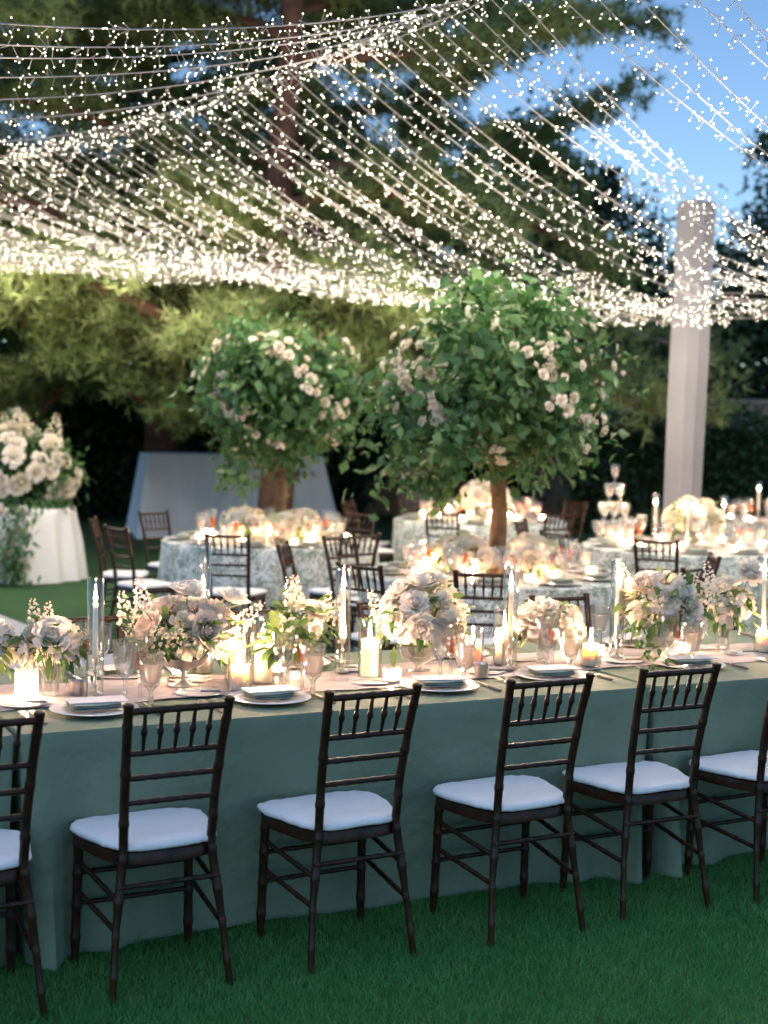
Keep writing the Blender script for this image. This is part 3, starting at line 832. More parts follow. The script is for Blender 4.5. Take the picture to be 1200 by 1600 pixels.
# goblets (thin walls), filled with a body of water or amber drink
gob = [(.036, .001), (.034, .003), (.010, .006), (.0055, .012), (.0050, .03), (.0085, .037), (.0050, .044), (.0048, .068), (.0085, .076), (.020, .088), (.030, .110), (.036, .145), (.0395, .190)]
wat = [(.037, .001), (.035, .003), (.012, .006), (.0070, .012), (.0095, .022), (.0065, .032), (.0065, .046), (.010, .054), (.024, .066), (.033, .100), (.038, .135), (.0405, .165)]
flu = [(.032, .001), (.030, .003), (.008, .006), (.005, .012), (.005, .055), (.008, .062), (.005, .070), (.012, .088), (.0185, .12), (.0225, .16), (.0265, .205)]
def cut_lathe(name, prof, z0, z1, seg=24, wall=0):
    """thin bowl whose lower part is cut into flutes"""
    v, f = [], []
    pr = []
    for (a, b_) in zip(prof, prof[1:]):
        pr.append(a)
        if b_[1] - a[1] > .02: pr += [(a[0] + (b_[0] - a[0]) * q, a[1] + (b_[1] - a[1]) * q) for q in (.33, .66)]
    pr.append(prof[-1])
    for r_, z in pr:
        cut = max(0, min(1, (z - z0) / .006)) * max(0, min(1, (z1 - z) / .02))
        for i in range(seg):
            k = 1 - (.075 * cut if i % 2 else 0); a = 2 * PI * i / seg
            v.append((r_ * k * math.cos(a), r_ * k * math.sin(a), z))
    for j in range(len(pr) - 1):
        for i in range(seg): f.append((j * seg + i, j * seg + (i + 1) % seg, (j + 1) * seg + (i + 1) % seg, (j + 1) * seg + i))
    if wall:   # solid foot and stem, hollow bowl with real walls
        zb = z0 + .004; inner = [(max(.001, r_ - wall), z) for r_, z in reversed(pr) if z > zb + .004] + [(0.0001, zb)]
        o_n = len(v)
        for r_, z in inner:
            for i in range(seg): a = 2 * PI * i / seg; v.append((r_ * math.cos(a) * .93, r_ * math.sin(a) * .93, z))
        n0 = (len(pr) - 1) * seg
        for i in range(seg): f.append((n0 + i, n0 + (i + 1) % seg, o_n + (i + 1) % seg, o_n + i))
        for j in range(len(inner) - 1):
            for i in range(seg): f.append((o_n + j * seg + i, o_n + j * seg + (i + 1) % seg, o_n + (j + 1) * seg + (i + 1) % seg, o_n + (j + 1) * seg + i))
        f.append(tuple(reversed(range(seg))))
        return MB().add(v, f).mesh(name, 'crystal')
    # rim bead
    mb = MB().add(v, f); R1, Z1 = pr[-1]
    mb.lathe([(R1 + .0007, Z1 - .001), (R1 + .0012, Z1), (R1 + .0003, Z1 + .001), (R1 - .0007, Z1)], seg, cap=False)
    return mb.mesh(name, 'glass_cut')
ME['goblet'] = cut_lathe('goblet_glass', gob, .08, .150)
ME['goblet_near'] = cut_lathe('goblet_glass', gob, .08, .150, 24, .0014)
ME['water_goblet_near'] = cut_lathe('water_goblet_glass', wat, .058, .12, 24, .0014)
ME['flute_near'] = cut_lathe('flute_glass', flu, .075, .10, 20, .0012)
ME['water_goblet'] = cut_lathe('water_goblet_glass', wat, .058, .12)
ME['flute'] = L_('flute_glass', flu, 'glass_clear', 16)
ME['water_fill'] = L_('water', [(0, .067), (.0195, .069), (.0285, .100), (.0330, .133), (0, .133)], 'water', 18)
ME['amber_fill'] = L_('drink', [(0, .088), (.0095, .090), (.0155, .12), (.0178, .143), (0, .143)], 'amber', 14)
# candle things
def lip(r, h, t=.002): return [(r * .2, .003), (r, .003), (r, .004), (r, h - .001), (r - t * .3, h), (r - t, h - .001), (r - t, .006), (r * .2, .006)]
ME['tall_cyl'] = L_('cylinder', lip(.031, .43), 'glass_clear', 28)
ME['mid_cyl'] = L_('cylinder', lip(.047, .235), 'glass_clear', 28)
ME['low_cyl'] = L_('cylinder', lip(.045, .155), 'glass_clear', 28)
ME['votive'] = L_('votive_glass', [(.02, .002), (.027, .002), (.031, .008), (.036, .058), (.0365, .06), (.034, .058), (.029, .01), (.02, .009)], 'glass_votive', 12)
def diamond_tumbler():
    seg, rows = 20, 9; v, f = [], []
    for j in range(rows + 1):
        for i in range(seg):
            a = 2 * PI * (i + .5 * (j % 2)) / seg; r_ = .037 + (.0022 if (i + j) % 2 else 0) + .002 * j / rows
            v.append((r_ * math.cos(a), r_ * math.sin(a), .002 + .118 * j / rows))
    for j in range(rows):
        for i in range(seg):
            a, b_ = j * seg + i, j * seg + (i + 1) % seg; c, d = a + seg, b_ + seg
            if j % 2 == 0: f += [(a, b_, c), (b_, d, c)]
            else: f += [(a, b_, d), (a, d, c)]
    return MB().add(v, f)
ME['tumbler'] = diamond_tumbler().mesh('tumbler_glass', 'glass_votive', False)
flame_p = [(0, 0), (.0035, .003), (.0062, .009), (.0058, .015), (.0036, .024), (.0014, .032), (0, .038)]
ME['flame'] = L_('flame', flame_p, 'flame', 8)
ME['wick'] = MB().tube([(0, 0, -.004), (0.0005, 0, .009)], .0011, 5).mesh('wick', 'wick')
def pillar(r, h): return L_('wax', [(0, .0), (r, 0), (r, h - .004), (r - .002, h), (r - .006, h - .0005), (r - .012, h - .004), (0, h - .006)], 'wax', 24)
ME['pillar_tall'] = pillar(.035, .145); ME['pillar_low'] = pillar(.034, .088)
ME['taper'] = L_('wax', [(0, 0), (.0105, 0), (.0098, .20), (.007, .205), (0, .206)], 'wax', 14)
ME['taper_short'] = L_('wax', [(0, 0), (.0105, 0), (.0100, .09), (.007, .095), (0, .096)], 'wax', 14)
ME['tealight'] = L_('wax', [(0, 0), (.019, 0), (.019, .015), (.017, .016), (0, .014)], 'wax', 14)
ME['stick'] = L_('candlestick', [(.030, .0), (.030, .004), (.022, .008), (.008, .016), (.006, .03), (.010, .036), (.006, .042), (.0055, .08), (.010, .086), (.0055, .092), (.006, .110), (.011, .118), (.0125, .138), (.0105, .138), (.0105, .13), (0, .13)], 'silver', 20)
ME['cup'] = L_('cup', [(0, .002), (.024, .002), (.027, .01), (.030, .055), (.0305, .057), (.028, .055), (.024, .012), (0, .01)], 'silver', 20)

def candle(label, p, wax, h, group=None, name='pillar_candle', cat='candle', fs=1.0):
    t = thing(name, label, cat, p, random.uniform(0, 6), group)
    w_ = obj('wax', ME[wax], t); obj('wick', ME['wick'], w_, (0, 0, h))
    obj('flame', ME['flame'], t, (0, 0, h + .006), None, (fs, fs, fs))
    return t
def glass_thing(name, label, cat, p, me, fill=None, group=None):
    t = thing(name, label, cat, p, random.uniform(0, 6), group)
    k_ = 1.2
    b_ = obj('bowl', ME[me], t, None, None, k_)
    if fill: obj({'water_fill': 'water', 'amber_fill': 'drink'}[fill], ME[fill], b_)
    return t
random.seed(11)
seat_n = ['in front of the leftmost cut-off chair', 'in front of the nearest whole chair', 'in front of the second whole near chair', 'in front of the third whole near chair', 'in front of the chair at the cloth gap', 'in front of the rightmost cut-off chair', 'past the right end of the near row']
# near settings: plate (u, v), goblet, water goblet, flute
NEAR = [(-.33, .27, (-.20, .40), (-.11, .31), (-.10, .45)),
        (.32, .27, (.46, .38), (.525, .28), (.54, .46)),
        (.96, .25, (1.06, .36), (1.135, .26), (1.16, .42)),
        (1.66, .25, (1.715, .35), (1.765, .25), (1.80, .42)),
        (2.20, .30, (2.25, .42), (2.29, .31), (2.31, .47)),
        (2.91, .33, (2.83, .38), (2.87, .27), (2.92, .44)),
        (3.55, .33, (3.46, .40), (3.52, .30), (3.57, .46))]
def setting(i, u, v, side, where, gl):
    s = 1 if side == 'near' else -1
    rz = TA + (0 if s > 0 else PI)
    tag(obj('dinner_plate', ME['plate'], None, tp(u, v), (0, 0, rz)), 'white dinner plate ' + where, 'plate', side + ' dinner plates')
    a = random.uniform(-.18, .18)
    tag(obj('napkin', ME['napkin'], None, tp(u, v, TZ + .0155), (0, 0, rz + a)), 'folded sage napkin on the plate ' + where, 'napkin', side + ' napkins')
    tag(obj('menu_card', ME['card'], None, tp(u + .012 * s, v + .012 * s, TZ + .0405), (R(2 * s) * 0, 0, rz + a - .1 * s)), 'pale menu card on the napkin ' + where, 'card', side + ' menu cards')
    for k, dx in enumerate((-.20, -.235)):
        t = thing('fork', ('inner' if k == 0 else 'outer') + ' silver fork beside the plate ' + where, 'fork', tp(u + dx * s, v - .03 * s), rz + random.uniform(-.05, .05), side + ' forks')
        obj('fork_head', ME['fork_blade'], t); obj('handle', ME['fork_handle'], t)
    t = thing('knife', 'dark-handled knife beside the plate ' + where, 'knife', tp(u + .195 * s, v - .03 * s), rz + random.uniform(-.05, .05), side + ' knives')
    obj('knife_blade', ME['knife_blade'], t); obj('handle', ME['knife_handle'], t)
    bu, bv = u - .20 * s, v + .20 * s
    tag(obj('bread_plate', ME['bread_plate'], None, tp(bu, bv)), 'small bread plate up from the forks ' + where, 'plate', side + ' bread plates')
    t = thing('butter_knife', 'butter knife lying across the bread plate ' + where, 'knife', tp(bu, bv, TZ + .010), rz + 1.2, side + ' butter knives')
    obj('knife_blade', ME['knife_blade'], t, None, None, .75); obj('handle', ME['knife_handle'], t, None, None, .75)
    g_, w_, f_ = gl
    glass_thing('cut_goblet', 'empty cut-glass goblet ' + where, 'glass', tp(*g_), 'goblet_near', None, side + ' goblets')
    glass_thing('water_goblet', 'water-filled goblet ' + where, 'glass', tp(*w_), 'water_goblet_near', 'water_fill', side + ' water goblets')
    glass_thing('champagne_flute', 'slim flute of amber drink ' + where, 'glass', tp(*f_), 'flute_near', 'amber_fill', side + ' flutes')
for i, (u, v, g_, w_, f_) in enumerate(NEAR): setting(i, u, v, 'near', seat_n[i], (g_, w_, f_))
far_n = ['before the far chair behind the leftmost tall candle', 'before the far chair behind the blush bouquet', 'before the far chair behind the white rose bowl', 'before the far chair behind the hydrangea vase', 'before the far chair behind the trailing bouquet']
for i, (u, lb) in enumerate(far):
    u_ = u + .0
    setting(i, u_, .93, 'far', far_n[i], ((u_ - .13, .82), (u_ - .21, .90), (u_ - .20, .78)))

# candles down the long table
TAP = [(.39, .52, 0, 'far left beside the spray of stock'), (.93, .90, 1, 'behind the blush bouquet'), (1.44, .67, 0, 'left of the white rose bowl'), (2.12, .50, 0, 'left of the hydrangea vase'), (2.72, .60, 0, 'left of the trailing white bouquet'), (3.55, .62, 0, 'cut by the right edge')]
for u, v, sh, wh in TAP:
    dz = .10 if sh else 0
    tag(obj('glass_cylinder', ME['tall_cyl'], None, tp(u, v, TZ + .006 + dz)), 'tall slim glass cylinder ' + wh, 'vase', 'tall glass cylinders')
    tag(obj('candlestick', ME['stick'], None, tp(u, v, TZ + .0125 + dz)), 'silver candlestick in the tall cylinder ' + wh, 'candlestick', 'candlesticks')
    candle('lit taper in the tall glass cylinder ' + wh, tp(u, v, TZ + .1425 + dz), 'taper_short' if sh else 'taper', .095 if sh else .205, 'tapers', 'taper_candle')
    if sh: tag(obj('riser_block', MB().lathe([(0, 0), (.04, 0), (.042, .004), (.042, .098), (.04, .102), (0, .102)], 24).mesh('riser_block', 'silver'), None, tp(u, v, TZ + .003)), 'silver riser under the tall cylinder behind the blush bouquet', 'riser')
PIL = [(.92, .45, 'low', 'nearest of three candles right of the blush bouquet'), (.985, .66, 'tall', 'rear left of three right of the blush bouquet'), (1.06, .57, 'tall', 'rear right of three right of the blush bouquet'),
       (1.50, .54, 'tall', 'standing before the white rose bowl'), (2.17, .63, 'tall', 'right of the white rose bowl'), (2.06, .70, 'low', 'small one beside the white rose bowl'), (2.50, .47, 'low', 'beneath the hydrangea vase'), (3.47, .52, 'low', 'cut by the right edge'), (-.30, .62, 'low', 'cut by the left edge')]
for u, v, k, wh in PIL:
    tall = k == 'tall'
    tag(obj('glass_cylinder', ME['mid_cyl' if tall else 'low_cyl'], None, tp(u, v, TZ + .006)), 'wide glass cylinder of the pillar candle, ' + wh, 'vase', 'wide glass cylinders')
    candle('lit cream pillar candle ' + wh, tp(u, v, TZ + .0125), 'pillar_tall' if tall else 'pillar_low', .141 if tall else .084, 'pillar candles')
VOT = [(1.53, .40, 'before the white rose bowl'), (1.19, .72, 'behind the leaf sprig vase'), (.80, .80, 'behind the silver foot of the blush bouquet'), (2.66, .66, 'below the hydrangea vase'), (3.08, .58, 'below the trailing white bouquet')]
for u, v, wh in VOT:
    tag(obj('votive_glass', ME['votive'], None, tp(u, v, TZ + .005)), 'small votive glass ' + wh, 'votive', 'votive glasses')
    candle('lit tealight in the votive ' + wh, tp(u, v, TZ + .0165), 'tealight', .014, 'tealights', 'tealight_candle', fs=.7)
tag(obj('cut_tumbler', ME['tumbler'], None, tp(.15, .55, TZ + .004)), 'diamond-cut glass tumbler holding a tealight at far left', 'votive')
candle('lit tealight inside the diamond-cut tumbler', tp(.15, .55, TZ + .010), 'tealight', .014, None, 'tealight_candle', fs=.8)
tag(obj('silver_cup', ME['cup'], None, tp(.335, .57, TZ + .004)), 'small silver cup beside the leftmost tall candle', 'cup')
tag(obj('silver_cup', ME['cup'], None, tp(1.93, .40, TZ + .004)), 'small silver cup near the white rose bowl', 'cup')

# ------------------------------------------------------------------ flowers
def petal(mb, base, out, up, w, h, curl, cup):
    """a cupped petal patch, 3 x 4 grid"""
    out = out.normalized(); side = up.cross(out).normalized()
    v, f = [], []
    for j in range(4):
        q = j / 3
        wid = w * (0.45 + 0.9 * q - 0.55 * q ** 3)
        c = base + up * (h * q) + out * (curl * q * q * h + cup * math.sin(q * PI) * h)
        for i in (-1, 0, 1):
            v.append(c + side * (wid * .5 * i) - out * (abs(i) * wid * .22 * (1 - .5 * q)))
    for j in range(3):
        for i in range(2): f.append((j * 3 + i, j * 3 + i + 1, (j + 1) * 3 + i + 1, (j + 1) * 3 + i))
    mb.add(v, f)
def rose(name, material, seed, layers=5, openness=0.6, r=.038):
    """petals close over the heart and open outward layer by layer"""
    rnd = random.Random(seed); mb = MB()
    mb.lathe([(0, -.35 * r), (.30 * r, -.1 * r), (.26 * r, .45 * r), (0, .55 * r)], 6)
    for L in range(layers):
        q = L / max(1, layers - 1)
        n = 3 + L if L < 3 else 5 + L // 2
        for k in range(n):
            a = 2 * PI * (k + .5 * (L % 2)) / n + L * .7 + rnd.uniform(-.2, .2)
            o = Vector((math.cos(a), math.sin(a), 0))
            ang = -.22 + (openness + .45) * q ** 1.2 + rnd.uniform(-.08, .08)
            up = (Vector((0, 0, 1)) * math.cos(ang) + o * math.sin(ang)).normalized()
            nr = (o * math.cos(ang) - Vector((0, 0, 1)) * math.sin(ang)).normalized()
            petal(mb, o * (r * (.16 + .42 * q)) + Vector((0, 0, -.30 * r - .12 * r * q)), nr, up, r * (.75 + .55 * q) * rnd.uniform(.9, 1.1), r * (1.05 + .20 * q) * rnd.uniform(.9, 1.1), .05 + .38 * q * q * openness, .12 * (1 - .3 * q))
    return mb.mesh(name, material)
def floret_ball(name, material, seed, r=.05, n=46, fr=.011):
    rnd = random.Random(seed); mb = MB()
    mb.lathe([(0, -.6 * r), (.7 * r, -.2 * r), (.75 * r, .3 * r), (0, .85 * r)], 8)
    for k in range(n):
        z = 1 - 1.5 * (k + .5) / n; a = k * 2.4; q = math.sqrt(max(0, 1 - z * z))
        d = Vector((q * math.cos(a), q * math.sin(a), z)); c = d * r * rnd.uniform(.9, 1.08)
        s = d.cross(Vector((.3, .5, .8))).normalized(); t_ = d.cross(s)
        for m_ in range(4):
            an = m_ * PI / 2 + rnd.random(); e1 = s * math.cos(an) + t_ * math.sin(an); e2 = s * math.cos(an + .6) + t_ * math.sin(an + .6); e0 = s * math.cos(an - .6) + t_ * math.sin(an - .6)
            mb.add([c, c + e0 * fr * .8 + d * .002, c + e1 * fr * 1.2, c + e2 * fr * .8 + d * .002], [(0, 1, 2, 3)])
    return mb.mesh(name, material)
def spike(name, material, seed, h=.13):
    rnd = random.Random(seed); mb = MB()
    for k in range(26):
        q = k / 25; a = k * 2.4; rr = (.022 * (1 - q) + .005)
        c = Vector((math.cos(a) * rr, math.sin(a) * rr, q * h)); s = .017 * (1 - .65 * q)
        for m_ in range(4):
            an = m_ * PI / 2 + rnd.random()
            d = (Vector((math.cos(a), math.sin(a), .4)) + Vector((rnd.gauss(0, .6), rnd.gauss(0, .6), rnd.gauss(0, .6)))).normalized()
            e = d.cross(Vector((math.cos(an), math.sin(an), .3))).normalized()
            mb.add([c, c + (d * .7 + e * .5) * s, c + d * s * 1.3, c + (d * .7 - e * .5) * s], [(0, 1, 2, 3)])
    return mb.mesh(name, material)
BL = {
    'rw': [rose('rose', 'petal_white', 1), rose('rose', 'petal_white', 2, 6, .7), rose('rose', 'petal_white', 3, 5, .95)],
    'rc': [rose('rose', 'petal_cream', 4), rose('rose', 'petal_cream', 5, 5, .6)],
    'rb': [rose('rose', 'petal_blush', 6, 6, .6, .042), rose('rose', 'petal_blush', 7, 6, .45, .042)],
    'hy': [floret_ball('hydrangea', 'petal_green', 8, .06, 60, .013), floret_ball('hydrangea', 'petal_cream', 9, .055, 54, .013)],
    'st': [spike('stock_spike', 'petal_white', 10), spike('stock_spike', 'petal_cream', 11, .11)],
    'sm': [floret_ball('small_blossom', 'petal_white', 12, .024, 18, .010)],
}
BN = {'rw': 'rose', 'rc': 'rose', 'rb': 'rose', 'hy': 'hydrangea', 'st': 'stock_spike', 'sm': 'small_blossom'}
def bloom(kind, parent, pos, direction, scale, rnd):
    d = Vector(direction).normalized()
    q = d.to_track_quat('Z', 'Y').to_euler()
    me = rnd.choice(BL[kind])
    return obj(BN[kind], me, parent, pos, q, scale)
def leaf_blade(mb, p, d, L, W, rnd, droop=.25):
    d = Vector(d).normalized(); s = d.cross(Vector((rnd.gauss(0, .4), rnd.gauss(0, .4), 1))).normalized(); n = s.cross(d)
    p = Vector(p); dn = Vector((0, 0, -droop * L))
    a, b_, c = p, p + d * L * .4, p + d * L * .75 + dn * .45; e = p + d * L + dn
    w1, w2 = W * .5, W * .36; k = n * W * .16
    mb.add([a, b_ + s * w1 + k, b_, b_ - s * w1 + k, c + s * w2 + k, c, c - s * w2 + k, e],
           [(0, 1, 2), (0, 2, 3), (1, 4, 5, 2), (2, 5, 6, 3), (4, 7, 5), (5, 7, 6)])
ME['bowl_foot'] = L_('footed_bowl', [(.055, 0), (.055, .003), (.03, .008), (.010, .02), (.009, .05), (.02, .06), (.07, .08), (.095, .11), (.098, .112), (.09, .108), (.06, .085), (0, .075)], 'silver', 28)
ME['bowl_glass'] = L_('footed_bowl', [(.05, 0), (.05, .003), (.02, .008), (.012, .02), (.02, .03), (.07, .05), (.092, .09), (.094, .11), (.09, .108), (.06, .06), (0, .045)], 'glass_cut', 28)
def fluted_vase(r0, r1, h):
    seg, v, f = 28, [], []
    rows = [(r0 * .8, .002), (r0, .004), (r0 * 1.0, .02), (r1 * .92, h * .6), (r1, h), (r1 - .003, h - .001), (r0 - .004, .014), (r0 * .3, .012)]
    for r_, z in rows:
        for i in range(seg):
            a = 2 * PI * i / seg; k = 1 + (.05 if i % 2 else 0); v.append((r_ * k * math.cos(a), r_ * k * math.sin(a), z))
    for j in range(len(rows) - 1):
        for i in range(seg): f.append((j * seg + i, j * seg + (i + 1) % seg, (j + 1) * seg + (i + 1) % seg, (j + 1) * seg + i))
    return MB().add(v, f).mesh('vase', 'glass_cut', False)
ME['bud_vase'] = fluted_vase(.029, .036, .115)
ME['stem_vase'] = fluted_vase(.020, .030, .15)

def bouquet(label, p, vase, vz, R3, zc, kinds, n, seed, nleaf=70, stems=True, leafL=.075, big=1.0, extra=()):
    """vase, blooms facing out over a dome, leaves between and under them"""
    rnd = random.Random(seed)
    t = thing('flower_arrangement', label, 'flowers', p, rnd.uniform(0, 6) * 0 + TA, None)
    if vase: obj('bowl' if 'bowl' in vase else 'vase', ME[vase], t)
    placed = []
    tries = 0
    while len(placed) < n and tries < 4000:
        tries += 1
        z = rnd.uniform(-.35, 1); a = rnd.uniform(0, 2 * PI); q = math.sqrt(1 - z * z)
        d = Vector((q * math.cos(a), q * math.sin(a), z))
        rr = rnd.uniform(.82, 1.05)
        c = Vector((d.x * R3[0] * rr, d.y * R3[1] * rr, zc + d.z * R3[2] * rr))
        k = rnd.choice(kinds)
        need = {'rw': .056, 'rc': .056, 'rb': .066, 'hy': .085, 'st': .05, 'sm': .03}[k] * big
        if all((c - e).length > (need + m_) * .5 * 1.02 for e, m_ in placed):
            placed.append((c, need))
            dd = Vector((d.x / R3[0], d.y / R3[1], d.z / R3[2])).normalized()
            if k == 'st': dd = (dd + Vector((0, 0, 1.2))).normalized()
            bloom(k, t, c, dd, big * rnd.uniform(.85, 1.15), rnd)
            if stems:
                pass
    for (k, c, d, s) in extra: bloom(k, t, c, d, s, rnd); placed.append((Vector(c), .05))
    mb = MB()
    for c, m_ in placed:
        b0 = Vector((c.x * .15, c.y * .15, max(vz * .55, .02)))
        mid = b0.lerp(c, .5) + Vector((0, 0, .02))
        mb.tube([b0, mid, c - (c - mid).normalized() * .004], [.0022, .002, .0018], 4)
    obj('stems', mb.mesh('stems', 'leaf_bouquet'), t); stuff(t.children[-1])
    mb = MB()
    for k in range(nleaf):
        z = rnd.uniform(-.7, .8); a = rnd.uniform(0, 2 * PI); q = math.sqrt(1 - z * z)
        d = Vector((q * math.cos(a), q * math.sin(a), z)); rr = rnd.uniform(.6, 1.12)
        c = Vector((d.x * R3[0] * rr, d.y * R3[1] * rr, zc + d.z * R3[2] * rr))
        if c.z < .03: continue
        leaf_blade(mb, c, d + Vector((rnd.gauss(0, .4), rnd.gauss(0, .4), rnd.gauss(0, .4))), leafL * rnd.uniform(.6, 1.2), leafL * .42 * rnd.uniform(.7, 1.2), rnd)
    stuff(obj('foliage', mb.mesh('foliage', 'leaf_bouquet'), t))
    return t
bouquet('large blush and white peony bouquet on a silver foot', tp(.76, .63, TZ + .006), 'bowl_foot', .11, (.185, .14, .12), .20, ['rw', 'rb', 'rb', 'rw', 'rc', 'st'], 25, 3, 170, big=1.0,
        extra=[('st', (-.21, 0, .25), (-.3, 0, 1), 1.1), ('st', (-.17, -.05, .30), (-.2, 0, 1), 1.0), ('st', (.22, 0, .22), (.7, 0, .6), 1.0), ('rw', (.0, -.04, .37), (0, -.2, 1), 1.1), ('rw', (.19, -.02, .33), (.3, -.2, 1), 1.1)])
bouquet('dome of white roses in a footed glass bowl at mid table', tp(1.76, .62, TZ + .006), 'bowl_glass', .11, (.18, .15, .135), .215, ['rw', 'rw', 'rw', 'rc', 'hy'], 28, 5, 130, big=.98,
        extra=[('st', (-.17, 0, .22), (-.5, 0, 1), 1.0), ('rw', (-.02, -.05, .37), (0, -.1, 1), 1.1), ('rw', (.07, -.02, .37), (.2, 0, 1), 1.0), ('sm', (.2, 0, .24), (1, 0, .4), 1.2)])
bouquet('trailing white bouquet with greenery, right of the hydrangea vase', tp(2.90, .55, TZ + .006), 'bowl_glass', .11, (.17, .15, .145), .235, ['rw', 'rw', 'rb', 'rc', 'st', 'sm'], 26, 7, 170, big=.98,
        extra=[('st', (-.17, 0, .32), (-.4, 0, 1), 1.0), ('rw', (.14, -.10, .16), (.6, -1, .2), 1.1), ('rw', (.09, -.12, .24), (.3, -1, .4), 1.1)])
bouquet('white flowers in a fluted bud vase left of the leftmost tall candle', tp(.24, .57, TZ + .006), 'bud_vase', .11, (.085, .075, .085), .185, ['rw', 'rc', 'st', 'sm'], 11, 9, 60,
        extra=[('st', (-.045, 0, .25), (-.2, 0, 1), 1.0), ('st', (-.01, 0, .245), (0, 0, 1), .9), ('st', (.075, 0, .19), (.7, 0, .5), .8)])
bouquet('white flowers in a bud vase cut by the left edge', tp(.03, .66, TZ + .006), 'bud_vase', .11, (.08, .075, .08), .18, ['rw', 'rb', 'sm'], 10, 13, 50)
bouquet('white stock and broad leaves in a slim vase before the tall candle', tp(1.30, .74, TZ + .006), 'bud_vase', .11, (.10, .085, .095), .20, ['rw', 'st', 'sm'], 12, 15, 80, leafL=.09,
        extra=[('st', (-.03, 0, .27), (-.1, 0, 1), 1.1), ('rw', (.04, -.04, .25), (.1, -.5, 1), 1.0)])
bouquet('slim vase of pale green leaves beside the three pillar candles', tp(1.12, .50, TZ + .006), 'stem_vase', .14, (.055, .05, .06), .165, ['sm'], 2, 17, 44, leafL=.10)
bouquet('white blooms and pale green hydrangea in a bud vase', tp(2.36, .62, TZ + .006), 'bud_vase', .11, (.12, .085, .07), .175, ['rw', 'hy', 'hy', 'rc'], 12, 19, 50,
        extra=[('hy', (.10, -.03, .19), (.6, -.4, 1), 1.1), ('hy', (.13, -.02, .13), (1, -.4, .3), 1.0), ('rw', (-.08, -.05, .20), (-.4, -.5, .8), 1.2), ('rw', (-.03, -.04, .245), (0, -.4, 1), 1.1)])
bouquet('white flowers with pale leaves near the right edge', tp(3.32, .62, TZ + .006), 'bud_vase', .11, (.12, .09, .11), .20, ['rw', 'st', 'sm', 'rc'], 15, 21, 70,
        extra=[('rw', (.16, 0, .38), (.3, -.5, 1), 1.1), ('rw', (.13, -.02, .35), (-.2, -.6, .6), 1.0)])
# trailing greens of the white bouquet
mb = MB(); rnd = random.Random(2)
for k in range(26):
    q = k / 25; leaf_blade(mb, tp(2.76 + .05 * math.sin(k), .52 - .22 * q, TZ + .17 * (1 - q) + .012), (rnd.gauss(0, .7), -.5, -.3), .05, .024, rnd, .1)
tag(obj('trailing_sprig', mb.mesh('trailing_sprig', 'leaf_bouquet')), 'green leafy sprig trailing from the white bouquet onto the cloth', 'sprig')

